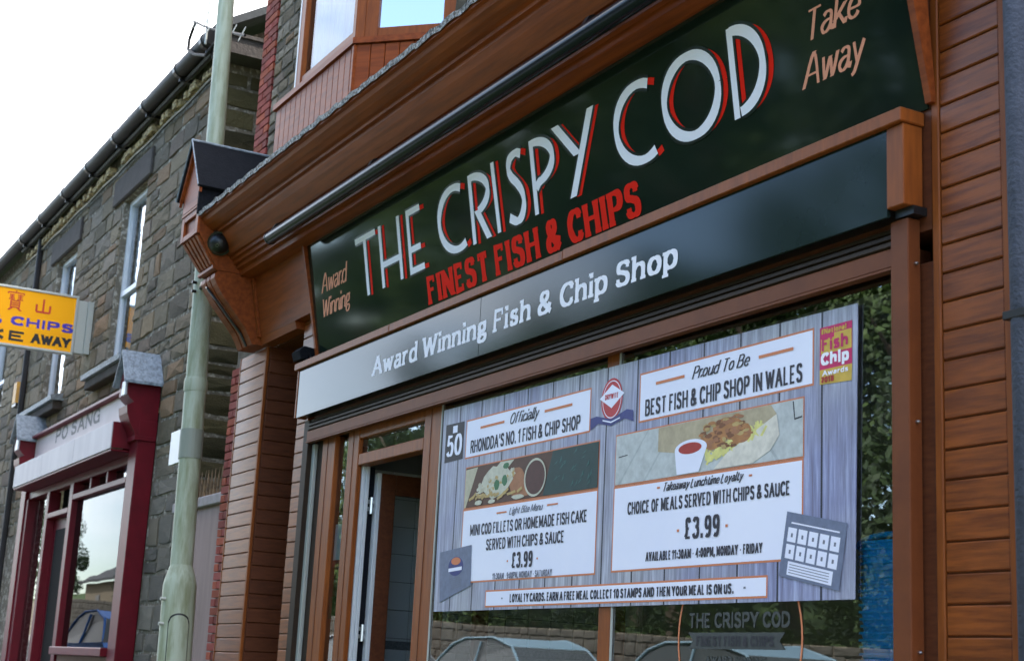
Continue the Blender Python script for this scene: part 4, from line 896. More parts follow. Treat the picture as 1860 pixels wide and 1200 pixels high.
mb.use('p_batter2'); blob(mb, -5.30, 2.36, .04, .02, 7.2, 24); blob(mb, -5.40, 2.345, .035, .014, 7.2, 25); blob(mb, -5.36, 2.31, .05, .010, 7.2, 26); blob(mb, -5.22, 2.37, .03, .015, 7.2, 27); blob(mb, -5.46, 2.36, .03, .012, 7.2, 28)
mb.use('p_skin'); blob(mb, -5.34, 2.405, .04, .014, 7.4, 31); blob(mb, -5.45, 2.33, .035, .012, 7.4, 32); blob(mb, -5.18, 2.34, .03, .02, 7.4, 33); blob(mb, -5.29, 2.335, .03, .012, 7.4, 34)
for i in range(70):
    mb.use(('p_batter', 'p_batter2', 'p_skin', 'p_chipy')[i % 4]); a = rnd.random() * 6.28; q = rnd.random() ** .5; blob(mb, -5.33 + math.cos(a) * q * .19, 2.365 + math.sin(a) * q * .072, .018 + .02 * rnd.random(), .008 + .007 * rnd.random(), 7.5 + i * .004, 300 + i, 8, .5)
mb.use('banner_white'); poly(mb, [(-5.72, 2.315), (-5.47, 2.315), (-5.53, 2.206), (-5.70, 2.206)], P_b, 8); ell(mb, -5.595, 2.318, .125, .042, P_b, 8.4)
mb.use('p_ketchup'); ell(mb, -5.600, 2.320, .090, .026, P_b, 9)
mb.build('printed_picture', None, bn)
# badges
mb = MB(); mb.use('p_dark'); poly(mb, [(-8.137, 2.500), (-7.897, 2.504), (-7.897, 2.728), (-8.140, 2.732)], P_b, 1); mb.use('banner_white'); poly(mb, [(-8.045, 2.672), (-7.985, 2.672), (-7.985, 2.715), (-8.045, 2.715)], P_b, 2)
lettering(mb, '50', -8.115, -7.915, 2.535, .125, P_b, .030, .012, lay=3, track=.08); mb.build('badge', None, bn)
mb = MB(); mb.use('p_badge'); ell(mb, -6.282, 2.640, .098, .108, P_b, 2); mb.use('banner_white'); ell(mb, -6.282, 2.640, .086, .096, P_b, 2.5, inner=.95)
mb.use('banner_white'); poly(mb, [(-6.395, 2.655), (-6.282, 2.595), (-6.168, 2.658), (-6.282, 2.715)], P_b, 3.2)
mb.use('p_badge'); lettering(mb, 'DRYWITE', -6.345, -6.222, 2.643, .026, P_b, .006, .005, lay=4)
mb.use('p_navy'); poly(mb, [(-6.475, 2.505), (-6.40, 2.530), (-6.282, 2.505), (-6.16, 2.528), (-6.08, 2.505), (-6.085, 2.560), (-6.14, 2.572), (-6.282, 2.540), (-6.42, 2.570), (-6.478, 2.565)], P_b, 3.5)
mb.use('banner_white'); poly(mb, [(-6.36, 2.538), (-6.282, 2.52), (-6.20, 2.534), (-6.20, 2.540), (-6.282, 2.527), (-6.36, 2.545)], P_b, 4.5)
mb.build('badge', None, bn)
mb = MB(); mb.use('p_pink'); poly(mb, [(-4.708, 2.545), (-4.512, 2.545), (-4.512, 2.722), (-4.708, 2.722)], P_b, 2); mb.use('p_yellow'); poly(mb, [(-4.708, 2.485), (-4.515, 2.477), (-4.512, 2.545), (-4.708, 2.545)], P_b, 2)
poly(mb, [(-4.700, 2.610), (-4.515, 2.610), (-4.515, 2.690), (-4.62, 2.690), (-4.62, 2.672), (-4.700, 2.672)], P_b, 2.6)
mb.use('p_yellow'); lettering(mb, '#National', -4.700, -4.545, 2.693, .022, P_b, .006, .0045, lay=3)
mb.use('p_pink'); lettering(mb, 'Fish', -4.695, -4.535, 2.622, .056, P_b, .014, .010, lay=4, track=.1)
mb.use('white_letter'); lettering(mb, 'Chip', -4.700, -4.530, 2.562, .052, P_b, .015, .011, lay=4, track=.1); lettering(mb, 'Awards', -4.690, -4.535, 2.518, .022, P_b, .005, .004, lay=4)
mb.use('p_ketchup'); lettering(mb, '2018', -4.698, -4.62, 2.490, .024, P_b, .008, .006, lay=4); mb.build('badge', None, bn)
mb = MB(); mb.use('p_card_blue'); poly(mb, [(-8.115, 1.965), (-7.715, 1.99), (-7.700, 1.760), (-8.085, 1.672)], P_b, 6)
mb.use('p_navy'); ell(mb, -7.90, 1.875, .095, .055, P_b, 7); mb.use('orange'); ell(mb, -7.90, 1.905, .06, .022, P_b, 8); mb.use('banner_white'); poly(mb, [(-7.99, 1.845), (-7.82, 1.852), (-7.82, 1.872), (-7.99, 1.865)], P_b, 8)
mb.use('ink_grey')
for i in range(6): poly(mb, [(-7.97 + .01 * i, 1.80 - i * .011), (-7.82, 1.812 - i * .010), (-7.82, 1.815 - i * .010), (-7.97 + .01 * i, 1.803 - i * .011)], P_b, 7)
mb.build('printed_card', None, bn)
mb = MB(); mb.use('p_card_blue'); cw, chh, cr_ = .375, .265, R(-11)
def CP_(u_, v_): return (-4.745 + u_ * math.cos(cr_) - v_ * math.sin(cr_), 1.817 + u_ * math.sin(cr_) + v_ * math.cos(cr_))
def crect(a, b_, c, d, lay): poly(mb, [CP_(a, c), CP_(b_, c), CP_(b_, d), CP_(a, d)], P_b, lay)
crect(-cw / 2, cw / 2, -chh / 2, chh / 2, 7); mb.use('banner_white')
for i in range(5):
    for j in range(2): crect(-.165 + i * .067, -.165 + i * .067 + .055, -.055 + j * .068, -.055 + j * .068 + .058, 8)
crect(-.14, .14, -.12, -.065, 8); crect(-.15, .15, .088, .094, 8)
mb.use('ink_grey')
for i in range(5):
    for j in range(2): crect(-.165 + i * .067 + .022, -.165 + i * .067 + .034, -.055 + j * .068 + .02, -.055 + j * .068 + .036, 9)
for i in range(4): crect(-.13, .12, -.078 - i * .011, -.075 - i * .011, 9)
mb.build('loyalty_card', None, bn)

# round window sticker
rs = empty('window_sticker', (-5.25, .03, 1.47)); tag(rs, 'round dark window sticker with orange ring and the shop name below the banner', 'sticker')
def P_g(u_, v_, lay): return (u_, .0045 - .0005 * lay, v_)
mat('sticker_grey', (.06, .066, .064), .6, .2)
mb = MB(); mb.use('orange'); ell(mb, -5.25, 1.47, .432, .432, P_g, 1, 56, inner=.975)
mb.use('sticker_grey'); lettering(mb, 'THE CRISPY COD', -5.60, -4.90, 1.515, .065, P_g, .011, lay=2)
poly(mb, [(-5.60, 1.425), (-4.93, 1.425), (-4.965, 1.460), (-4.93, 1.495), (-5.60, 1.495), (-5.565, 1.46)], P_g, 2)
mb.use('p_dark'); lettering(mb, 'FINEST FISH & CHIPS', -5.54, -5.0, 1.438, .042, P_g, .010, .006, lay=5, serif=.003)
mb.use('sticker_grey'); lettering(mb, 'AWARD WINNING', -5.47, -5.05, 1.36, .035, P_g, .007, lay=2)
mb.use('p_chip'); poly(mb, [(-5.36, 1.2), (-5.15, 1.2), (-5.18, 1.34), (-5.25, 1.37), (-5.34, 1.34)], P_g, 2)
mb.build('sticker_print', None, rs)
# open hours poster inside the narrow pane
pp = bx('small_poster', 'banner_white', None, -9.93, -9.80, .05, .052, 1.95, 2.25, 0); tag(pp, 'small white and green poster behind the narrow pane left of the door', 'poster')
q_ = MB(); q_.use('p_ketchup'); q_.box(-9.93, -9.80, .046, .049, 1.95, 2.0); q_.use('leaf'); q_.box(-9.93, -9.80, .046, .049, 1.60, 1.75)
q_.build('poster_print', None, pp)

# nested blue tubs behind the right end of the window
def tub_mesh():
    mb = MB(); pts = []
    for i in range(20):
        a = 2 * math.pi * i / 20; c, s_ = math.cos(a), math.sin(a); e = .55
        pts.append((math.copysign(abs(c) ** e, c) * .17, math.copysign(abs(s_) ** e, s_) * .12))
    n_ = 20
    def ring(k_, z): return [(x * k_, y * k_, z) for x, y in pts]
    v = ring(.93, 0) + ring(.97, .018) + ring(1.03, .018) + ring(1.03, .027) + ring(.95, .027) + ring(.90, .004)
    fs = []
    for r_ in range(5):
        for i in range(n_): fs.append((r_ * n_ + i, r_ * n_ + (i + 1) % n_, (r_ + 1) * n_ + (i + 1) % n_, (r_ + 1) * n_ + i))
    fs.append(tuple(range(n_))[::-1]); fs.append(tuple(5 * n_ + i for i in range(n_)))
    me = bpy.data.meshes.new('plastic_tub'); me.from_pydata(v, [], fs); me.materials.append(MATS['tub_blue']); return me
TM = tub_mesh()
for i in range(30):
    o = bpy.data.objects.new('plastic_tub', TM); COL.objects.link(o); put(o, None, (-4.395 + rnd.uniform(-.004, .004), .15 + rnd.uniform(-.004, .004), 1.021 + i * .0265)); o.rotation_euler = (0, 0, rnd.uniform(-.04, .04))
    n_th = ('first second third fourth fifth sixth seventh eighth ninth tenth eleventh twelfth thirteenth fourteenth fifteenth sixteenth seventeenth eighteenth nineteenth twentieth'.split() + ['twenty-' + q for q in 'first second third fourth fifth sixth seventh eighth ninth'.split()] + ['thirtieth'])[29 - i]
    tag(o, 'blue plastic tub, ' + n_th + ' below the handled basket in the nested window stack', 'tub', 'blue tubs nested behind the shop window')
o = empty('plastic_basket', (-4.395, .15, 1.021 + 30 * .0265)); tag(o, 'topmost blue plastic basket with arched handle, on the nested stack', 'basket')
mb = MB(); mb.add([tuple(v.co * 1.0) for v in TM.vertices], [tuple(p.vertices) for p in TM.polygons], lambda p: (p[0] - 4.395, p[1] + .15, p[2] + 1.021 + 30 * .0265)); mb.build('tray', 'tub_blue', o)
mb = MB(); mb.tube([(-4.395 + .165 * math.cos(a), .06, 1.821 + .045 * math.sin(a)) for a in [math.pi * i / 12 for i in range(13)]], .012, 8); mb.build('handle', 'tub_blue', o)

# ------------------------------------------------------------------ stone house next door with the take away shop
hs_ = empty('stone_house', (-19, .5, .3)); tag(hs_, 'dark rubble stone terraced house with a maroon shopfront, left of the lamp post', 'house')
NX0, NX1, NY = -24.2, -14.6, .3
holes = [(-18.30, -17.24, 4.70, 6.84), (-21.95, -20.75, 4.72, 6.84), (-21.6, -15.70, .2, 4.05)]
mb = MB(); wall_holes(mb, NX0, NX1, .0, 7.62, NY, .3, holes)
mb.face([(NX1, NY, 0), (NX1, 9, 0), (NX1, 9, 7.62), (NX1, 4.6, 10.3), (NX1, NY, 7.62)]); mb.face([(NX0, 9, 0), (NX1, 9, 0), (NX1, 9, 7.62), (NX0, 9, 7.62)])
mb.build('wall', 'mortar_dark', hs_)
mb = MB(); mb.prism([(.12, 7.64), (4.6, 10.4), (9.1, 7.6), (9.1, 7.7), (4.6, 10.52), (.10, 7.72)], NX0, NX1 + .30); rf = mb.build('roof', 'slate', hs_)
mb = MB(); mb.box(NX1 + .01, NX1 + .31, .15, 4.5, 7.42, 7.60, .0); mb.box(NX1 + .30, NX1 + .33, .12, 4.5, 7.60, 7.64, .003); mb.build('boxed_eaves', 'lintel', hs_)
it = stone_layout(NX0, NX1, 2.9, 7.34, [(h[0] - .02, h[1] + .02, h[2] - .1, h[3] + .38) if h[3] > 5 else (h[0], -15.66, .2, 4.25) for h in holes], (.09, .30), (.16, .72), 11)
lay_stones(hs_, it, lambda a, z: (a, NY - .008, 0), .07, lambda a, z: 'stone' if (z > 3.2 or a < -15.8) else 'stone_low', 230, 12)
it = stone_layout(-15.64, NX1, .1, 2.9, [], (.2, .34), (.32, .6), 14)
lay_stones(hs_, it, lambda a, z: (a, NY - .008, 0), .06, lambda a, z: 'stone_low', 30, 15)
it = stone_layout(NY + .01, 3.2, 1.0, 7.40, [], (.10, .30), (.2, .8), 17)
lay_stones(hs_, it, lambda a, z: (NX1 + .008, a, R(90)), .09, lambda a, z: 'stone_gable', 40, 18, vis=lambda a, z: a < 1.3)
# eaves course of ochre stone and cable
it = stone_layout(NX0, NX1, 7.36, 7.50, [], (.10, .12), (.10, .26), 21)
mb = MB()
for a, z, w_, h, ti in it:
    if rnd.random() < .82: mb.box(a - w_ / 2 + .01, a + w_ / 2 - .01, NY - .06 - rnd.random() * .04, NY + .02, z - h / 2, z + h / 2 - rnd.random() * .03, .008)
tag(mb.build('eaves_course', 'eaves_stone', hs_), kind='stuff')
mb = MB(); mb.tube([(NX1 + .02 - i * .4, NY - .05, 7.30 + .012 * math.sin(i * 1.7)) for i in range(25)], .018, 6); mb.build('cable', 'black', hs_)
gt = MB(); gt.tube([(NX1 + .15, .10, 7.60), (NX0, .10, 7.60)], .085, 12); gt.tube([(NX1 + .10, .17, 7.50), (NX0, .17, 7.50)], .03, 6); g_ = gt.build('gutter', 'gutter', hs_, smooth=False); smooth_by_angle(g_, 50)
for x in (-14.6, -15.54, -16.86, -18.19, -19.57, -20.95, -22.45, -23.8):
    mb = MB(); mb.tube([(x - .035, .10, 7.60), (x + .035, .10, 7.60)], .095, 12); mb.box(x - .02, x + .02, .09, .3, 7.47, 7.51); mb.build('gutter_clip', 'black', g_)
def sash(x0, x1, z0, z1, y, mid, parent=hs_):
    mb = MB(); rect_frame(mb, x0, x1, z0, z1, y, y + .07, .075, .09, .07); mb.box(x0 + .075, x1 - .075, y - .012, y + .06, mid - .035, mid + .035, .004)
    mb.box(x0 + .075, x0 + .11, y - .006, y + .05, z0 + .09, mid - .036, .003); mb.box(x1 - .11, x1 - .075, y - .006, y + .05, z0 + .09, mid - .036, .003)
    f_ = mb.build('window', 'white_pvc', parent)
    for a, b_, yy in ((z0 + .09, mid - .03, y + .03), (mid + .03, z1 - .07, y + .045)):
        q = MB(); q.face([(x0 + .075, yy, a), (x1 - .075, yy, a), (x1 - .075, yy, b_), (x0 + .075, yy, b_)]); q.build('pane', 'glass_up', f_)
    bx('room_dark_fill', 'room_dark', f_, x0 + .02, x1 - .02, y + .30, y + .32, z0, z1, 0); curtain(x0 + .08, x1 - .3, y + .12, z0, z1, f_, per=.09)  # near-black panel drawn in place of the unlit room
    return f_
sash(-18.30, -17.24, 4.70, 6.84, NY + .07, 5.62); sash(-21.95, -20.75, 4.72, 6.84, NY + .07, 5.62)
bx('lintel', 'lintel', hs_, -18.75, -17.02, NY - .05, NY + .2, 6.85, 7.20, .015); bx('lintel', 'lintel', hs_, -22.3, -20.5, NY - .05, NY + .2, 6.85, 7.18, .015)
for a, b_ in ((-18.85, -17.0), (-22.7, -20.5)):
    mb = MB(); mb.prism([(NY - .17, 4.60), (NY - .18, 4.66), (NY - .02, 4.70), (NY + .07, 4.70), (NY + .07, 4.60)], a, b_); mb.build('window_sill', 'lead', hs_)
    bx('sill_stone', 'lintel', hs_, a + .05, b_ - .05, NY - .13, NY + .05, 4.48, 4.598, .01)
# maroon shopfront
sf = empty('shopfront', (-18, .2, .3), hs_)
def mar(nm, *a, m_='maroon', ch=.008): return bx(nm, m_, sf, *a, ch)
mar('pilaster', -16.02, -15.70, .10, .298, .2, 3.72); mar('pilaster', -21.55, -21.25, .10, .298, .2, 3.72)
def ps_console(x0, x1):
    xm = (x0 + x1) / 2
    mb = MB(); mb.prism([(.29, 3.55), (.07, 3.55), (.05, 3.60), (.0, 3.68), (-.04, 3.78), (-.05, 3.86), (.02, 3.90), (-.03, 3.94), (-.06, 3.98), (-.06, 4.14), (.29, 4.14)], x0 + .02, x1 - .005)
    mb.yprism([(x0 + .02, 4.14), (x1 - .01, 4.14), (xm, 4.42)], -.06, .29); mb.box(x0 - .015, x1 + .015, .06, .29, 3.50, 3.549, .004)
    mb.build('console', 'maroon', sf)
    mb = MB()
    for s_ in (-1, 1): mb.yprism([(xm + s_ * (x1 - xm + .06), 4.09), (xm + s_ * (x1 - xm + .06), 4.12), (xm, 4.475), (xm, 4.44)], -.12, .298)
    mb.build('console_roof', 'lead', sf)
    bx('gablet_face', 'white_pvc', sf, xm + .02, x1 - .02, -.085, -.062, 3.97, 4.12, .002)
ps_console(-16.06, -15.70); ps_console(-21.60, -21.22)
fp = mar('fascia_panel', -21.22, -16.07, .15, .27, 3.66, 4.13, m_='pink_panel'); mar('fascia_capping', -21.22, -16.07, .08, .29, 4.13, 4.17)
def P_f(u_, v_, lay): return (u_, .149 - .0008 * lay, v_)
mb = MB(); lettering(mb, 'PO SANG', -19.98, -17.68, 3.945, .18, P_f, .050, .03, serif=.02, track=.12, lay=1)
mb.build('lettering', 'grey_letter', fp)
for i in range(3):
    a = -21.15 + i * 1.71; mar('canopy_panel', a + .006, a + 1.704, -.10, .04, 3.43, 3.72, m_='white_box', ch=.004)
mar('canopy_end', -16.015, -15.985 - .015, -.095, .145, 3.435, 3.715); mar('canopy_soffit', -21.15, -16.02, -.09, .2, 3.40, 3.428); bx('canopy_top', 'white_box', sf, -21.15, -16.02, .041, .145, 3.69, 3.718, 0)
mar('door_head', -21.24, -16.04, .14, .25, 3.30, 3.40)
for a, b_ in ((-16.10, -16.03), (-18.68, -18.50), (-19.95, -19.80), (-21.24, -21.10)): mar('frame_post', a, b_, .12, .27, .3, 3.299)
mar('transom', -18.50, -16.101, .12, .25, 3.09, 3.16)
for x in (-17.0, -17.75): mar('transom_mullion', x - .04, x + .04, .14, .24, 3.161, 3.299)
mar('transom', -19.80, -18.681, .12, .25, 2.95, 3.02); mar('sill', -18.50, -16.101, .05, .27, 1.27, 1.36); mar('stall_riser', -18.50, -16.101, .15, .27, .3, 1.269, m_='gate_pink')
pane(-18.50, -16.10, 1.36, 3.09, .19, 'glass_ps', sf); pane(-18.50, -16.10, 3.16, 3.30, .23, 'glass_bay', sf, 'transom_pane'); pane(-21.1, -19.95, 1.0, 3.3, .23, 'glass_bay', sf, 'side_pane')
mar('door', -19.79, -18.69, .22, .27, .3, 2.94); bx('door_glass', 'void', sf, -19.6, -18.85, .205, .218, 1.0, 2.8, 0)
mb = MB(); mb.box(-21.2, -15.75, .6, .65, .25, 4.0); mb.build('shop_interior', 'void', sf)  # black sheet stands in for the unlit shop behind the glass
bx('downpipe', 'gutter', hs_, -23.2, -23.12, .2, .28, .3, 7.5, .02)

# projecting illuminated sign
ys = empty('projecting_sign', (-19.3, -.6, 4.98)); tag(ys, 'yellow projecting box sign with red Chinese characters, blue FISH & CHIPS and black TAKE AWAY', 'sign')
XS = -19.3; ya, yb = -1.72, .09; za, zb = 5.0, 5.77
bx('sign_face', 'yellow', ys, XS - .06, XS, ya + .03, yb - .03, za + .03, zb - .03, 0)
mb = MB(); mb.box(XS - .10, XS + .015, ya, yb, za, za + .03, .004); mb.box(XS - .10, XS + .015, ya, yb, zb - .03, zb, .004); mb.box(XS - .10, XS + .015, ya, ya + .03, za + .03, zb - .03, .004); mb.box(XS - .10, XS + .015, yb - .03, yb, za + .03, zb - .03, .004); mb.build('frame', 'alu', ys)
mb = MB(); mb.box(XS - .09, XS + .0, yb + .001, .215, 5.03, 5.72, .006); mb.box(XS - .12, XS + .03, .216, .29, 5.03, 5.72, .004); mb.build('bracket', 'alu', ys)
def P_y(u_, v_, lay): return (XS + .0012 + .0008 * lay, u_, v_)
mb = MB(); lettering(mb, 'FISH & CHIPS', -1.66, .065, 5.275, .115, P_y, .034, .026, track=.13); mb.build('lettering', 'sign_blue', ys)
mb = MB(); lettering(mb, 'TAKE', -1.60, -.52, 5.075, .125, P_y, .036, .028, track=.14); lettering(mb, 'AWAY', -.44, .045, 5.08, .125, P_y, .030, .026, track=.05); mb.build('lettering', 'sign_black', ys)
mb = MB()
def chs(segs, y0, z0, w_, h, t_=.018):
    for i, (a, b_, c, d) in enumerate(segs): ribbon(mb, [(y0 + a * w_, z0 + b_ * h), (y0 + c * w_, z0 + d * h)], t_, t_, P_y, .2 * i)
BAO = [(.5, 1, .5, .92), (.05, .88, .95, .88), (.05, .88, .05, .8), (.95, .88, .95, .8), (.15, .76, .42, .76), (.15, .66, .42, .66), (.12, .55, .45, .57), (.29, .76, .29, .55), (.6, .76, .9, .76), (.75, .82, .75, .55), (.58, .55, .92, .55), (.62, .66, .88, .66), (.25, .48, .75, .48), (.25, .48, .25, .16), (.75, .48, .75, .16), (.25, .37, .75, .37), (.25, .27, .75, .27), (.25, .16, .75, .16), (.36, .15, .15, 0), (.64, .15, .85, 0)]
SHAN = [(.5, 1, .5, .1), (.08, .6, .08, .1), (.92, .6, .92, .1), (.08, .1, .92, .1)]
chs(BAO, -.80, 5.46, .22, .26, .014); chs(SHAN, -.44, 5.47, .20, .19, .024); mb.build('lettering', 'sign_red', ys)

al = empty('alarm_box', (-23.4, .2, 5.0)); tag(al, 'small yellow burglar alarm box on the stone wall left of the maroon shopfront', 'alarm box')
mb = MB(); mb.zprism([(-23.55, .299), (-23.25, .299), (-23.28, .17), (-23.52, .17)], 4.93, 5.25); mb.build('cover', 'alarm_yellow', al); bx('base', 'black', al, -23.54, -23.26, .18, .295, 4.88, 4.929)

# third house at the far left
th_ = empty('terraced_house', (-29, .5, .6)); tag(th_, 'next terraced house at the far left edge, beyond the maroon shopfront', 'house')
mb = MB(); wall_holes(mb, -36, -24.21, 0, 7.62, .3, .3, [(-26.4, -25.2, 4.72, 6.84), (-26.9, -24.7, 1.4, 3.3)]); mb.face([(-36, .3, 0), (-36, 9, 0), (-36, 9, 7.6), (-36, 4.6, 10.3), (-36, .3, 7.6)]); mb.build('wall', 'mortar_dark', th_)
mb = MB(); mb.prism([(.12, 7.64), (4.6, 10.4), (9.1, 7.6), (9.1, 7.7), (4.6, 10.52), (.10, 7.72)], -36, -24.21); mb.build('roof', 'slate', th_)
it = stone_layout(-31, -24.21, .6, 7.4, [(-26.42, -25.18, 4.6, 7.2), (-26.9, -24.7, 1.3, 3.6)], (.15, .27), (.24, .62), 31)
lay_stones(th_, it, lambda a, z: (a, .292, 0), .07, lambda a, z: 'stone', 60, 32)
sash(-26.4, -25.2, 4.72, 6.84, .37, 5.62, th_); f_ = sash(-26.9, -24.7, 1.4, 3.3, .37, 2.6, th_); bx('lintel', 'lintel', th_, -27.1, -24.5, .24, .5, 3.31, 3.58, .01)
mb = MB(); mb.tube([(-24.21, .10, 7.60), (-36, .10, 7.60)], .085, 12); mb.build('gutter', 'gutter', th_)

# aerial
ae = empty('tv_aerial', (-14.5, 0.05, 7.5)); tag(ae, 'thin grey aerial on a bent bracket above the end of the gutter', 'aerial')
mb = MB(); mb.tube([(-14.25, .10, 7.50), (-14.45, .05, 7.38), (-14.78, .02, 7.50), (-14.97, .0, 7.62), (-14.96, 0, 7.74), (-14.80, 0, 7.86)], .018, 8); mb.build('bracket', 'gutter', ae)
mb = MB(); mb.tube([(-14.86, 0, 7.90), (-14.30, 0, 7.62), (-13.85, 0, 7.42), (-13.0, 0, 7.06)], .014, 6); mb.build('boom', 'gutter', ae)
mb = MB()
for x in (-14.80, -14.70, -14.42, -14.20, -13.7, -13.4, -13.1):
    z = 7.90 - (x + 14.86) * .455; mb.tube([(x, -.03, z - .07), (x + .0, .03, z + .09)], .006, 5)
mb.tube([(-14.33, 0, 7.45), (-14.33, 0, 8.0)], .012, 6); mb.build('element', 'alu', ae)

# alley gate
gd = empty('alley_gate', (-13.7, .25, 0)); tag(gd, 'pinkish grey alley door with a pale cap and rusty spikes behind the lamp post', 'gate')
mb = MB(); mb.box(-14.585, -12.85, .26, .32, 0, 2.66); mb.build('door_board', 'gate_pink', gd)
bx('cap', 'gate_cap', gd, -14.59, -12.85, .22, .34, 2.662, 2.76, .01)
for i in range(17):
    x = -14.5 + i * .1; mb = MB(); mb.tube([(x, .28, 2.761), (x, .28, 2.90), (x + rnd.uniform(-.02, .02), .28, 3.02)], [.014, .012, .002], 5); mb.build('spike', 'rust', gd)

# ------------------------------------------------------------------ lamp post
mat('strap_grey', (.22, .24, .20), .5, .4)
lp = empty('street_lamp', (-12.42, -.3, 0)); tag(lp, 'tall pale green lamp post standing between the two shopfronts', 'lamp post')
def LX(z): return -12.30 - (z - 1.25) * .068
mb = MB(); mb.tube([(LX(0), -.3, 0), (LX(1.86), -.3, 1.86), (LX(1.90), -.3, 1.90), (LX(2.03), -.3, 2.03)], [.138, .138, .132, .093], 24); smooth_by_angle(mb.build('base_column', 'lamp_green', lp), 25)
mb = MB(); mb.tube([(LX(2.03), -.3, 2.03), (LX(3.5), -.3, 3.5)], [.093, .092], 24); mb.tube([(LX(3.5), -.3, 3.5), (LX(3.52), -.3, 3.52), (LX(3.60), -.3, 3.60), (LX(3.62), -.3, 3.62)], [.096, .1, .1, .094], 24); mb.tube([(LX(3.62), -.3, 3.62), (LX(10.0), -.3, 10.0)], [.090, .062], 24)
smooth_by_angle(mb.build('pole', 'lamp_green', lp), 25)
def arc_plate(nm, m_, rad, hw_, z0, z1):
    mb = MB(); a0 = math.atan2(-.286, .958); N_ = 12; P_ = []
    for i in range(N_ + 1):
        q = -1 + 2 * i / N_; a = a0 + q * hw_ + .12; zt = z1 - .07 * (1 - math.sqrt(max(0, 1 - q * q)))
        P_.append((math.cos(a) * rad, math.sin(a) * rad, zt))
    for p, q in zip(P_, P_[1:]): mb.face([(LX(z0) + p[0], -.3 + p[1], z0), (LX(z0) + q[0], -.3 + q[1], z0), (LX(q[2]) + q[0], -.3 + q[1], q[2]), (LX(p[2]) + p[0], -.3 + p[1], p[2])])
    return mb.build(nm, m_, lp)
arc_plate('door_gap', 'black', .1395, .66, .8, 1.64); arc_plate('access_door', 'lamp_green', .1415, .60, .81, 1.625)
for z in (1.55, 1.75, 4.38, 4.46):
    mb = MB(); r_ = .139 if z < 2 else .089; mb.tube([(LX(z) + .05, -.3 - r_ * .9, z), (LX(z) + .05, -.3 - r_ - .03, z)], .014, 8); mb.build('bolt', 'black' if z > 4 else 'alu', lp)
mb = MB(); mb.tube([(LX(10), -.3, 9.98), (LX(10), -.6, 10.25), (LX(10), -1.6, 10.4)], .03, 8); mb.box(LX(10) - .13, LX(10) + .13, -2.2, -1.55, 10.33, 10.47, .03); mb.build('lantern_arm', 'alu', lp)
pl_ = empty('notice_plate', (-12.9, -.3, 2.9)); tag(pl_, 'blank white notice plate strapped to the lamp post', 'sign')
mb = MB(); mb.box(LX(3) - .42, LX(3) - .085, -.36, -.33, 2.90, 3.19, .004); mb.build('plate', 'white_pvc', pl_)
mb = MB(); mb.tube([(LX(2.93), -.3, 2.92), (LX(3.17), -.3, 3.17)], [.099, .099], 24); mb.build('strap', 'strap_grey', pl_)

# rendered building at the right edge
rb_ = empty('rendered_building', (-2.6, 1, 0)); tag(rb_, 'grey rendered neighbouring building at the right edge of the photo', 'building')
bx('wall', 'grey_render', rb_, -3.675, -1.2, .01, 8, 0, 7.8, .01); 
mb = MB(); mb.prism([(-.2, 7.8), (4, 10), (8.2, 7.8), (8.2, 7.9), (4, 10.12), (-.2, 7.9)], -3.68, -1.1); mb.build('roof', 'slate', rb_)
mb = MB(); mb.tube([(-3.60, -.045, 0), (-3.60, -.045, 7.6)], .045, 14); mb.build('downpipe', 'grey_render', rb_, smooth=True)
for z in (2.55, 4.6, 6.4): bx('pipe_clip', 'black', rb_, -3.655, -3.545, -.092, -.06, z, z + .03)
# ------------------------------------------------------------------ other side of the street (seen mirrored in glass and signs)
bank = MB(); xs = [-200, -120, -80, -60, -40, -20, 0, 20, 60, 120]
for a, b_ in zip(xs, xs[1:]):
    P_ = [(-11.6, 1.4), (-16, 2.2), (-30, 5.0), (-60, 9.5), (-140, 14)]
    for p, q in zip(P_, P_[1:]): bank.face([(a, p[0], p[1] + gz(a)), (b_, p[0], p[1] + gz(b_)), (b_, q[0], q[1] + gz(b_)), (a, q[0], q[1] + gz(a))])
tag(bank.build('hillside', 'grass'), kind='structure')
wl = empty('boundary_wall', (-30, -11.3, 0)); tag(wl, 'long low stone boundary wall across the street, seen mirrored in the shop windows', 'wall')
mb = MB(); xs = [-150 + 5 * i for i in range(38)]
for a, b_ in zip(xs, xs[1:]):
    za, zb = gz(a), gz(b_); h = 1.7
    mb.add([(a, -11.6, za - .2), (b_, -11.6, zb - .2), (b_, -11.15, zb - .2), (a, -11.15, za - .2), (a, -11.6, za + h), (b_, -11.6, zb + h), (b_, -11.15, zb + h), (a, -11.15, za + h)], [(3, 2, 1, 0), (4, 5, 6, 7), (0, 1, 5, 4), (1, 2, 6, 5), (2, 3, 7, 6), (3, 0, 4, 7)])
mb.build('wall', 'mortar_dark', wl)
it = stone_layout(-75, 2, 0, 1.7, [], (.17, .28), (.3, .7), 41)
rest = MB(); r_ = random.Random(5)
for a, z, w_, h, ti in it:
    me = STONE['stone_low'][r_.randrange(10)]; rest.use('stone_far'); S_ = Matrix.Diagonal((w_ - .015, .08, h - .015))
    rest.add([Vector((-1, -1, 1)) * (S_ @ v.co) + Vector((a, -11.145, z + gz(a))) if False else Vector((S_ @ v.co).to_tuple()) * 1.0 for v in me.vertices], [tuple(p.vertices)[::-1] for p in me.polygons], lambda p, a=a, z=z: (p[0] + a, -p[1] - 11.145, p[2] + z + gz(a)))
tag(rest.build('stone_rubble', None, wl), kind='stuff')

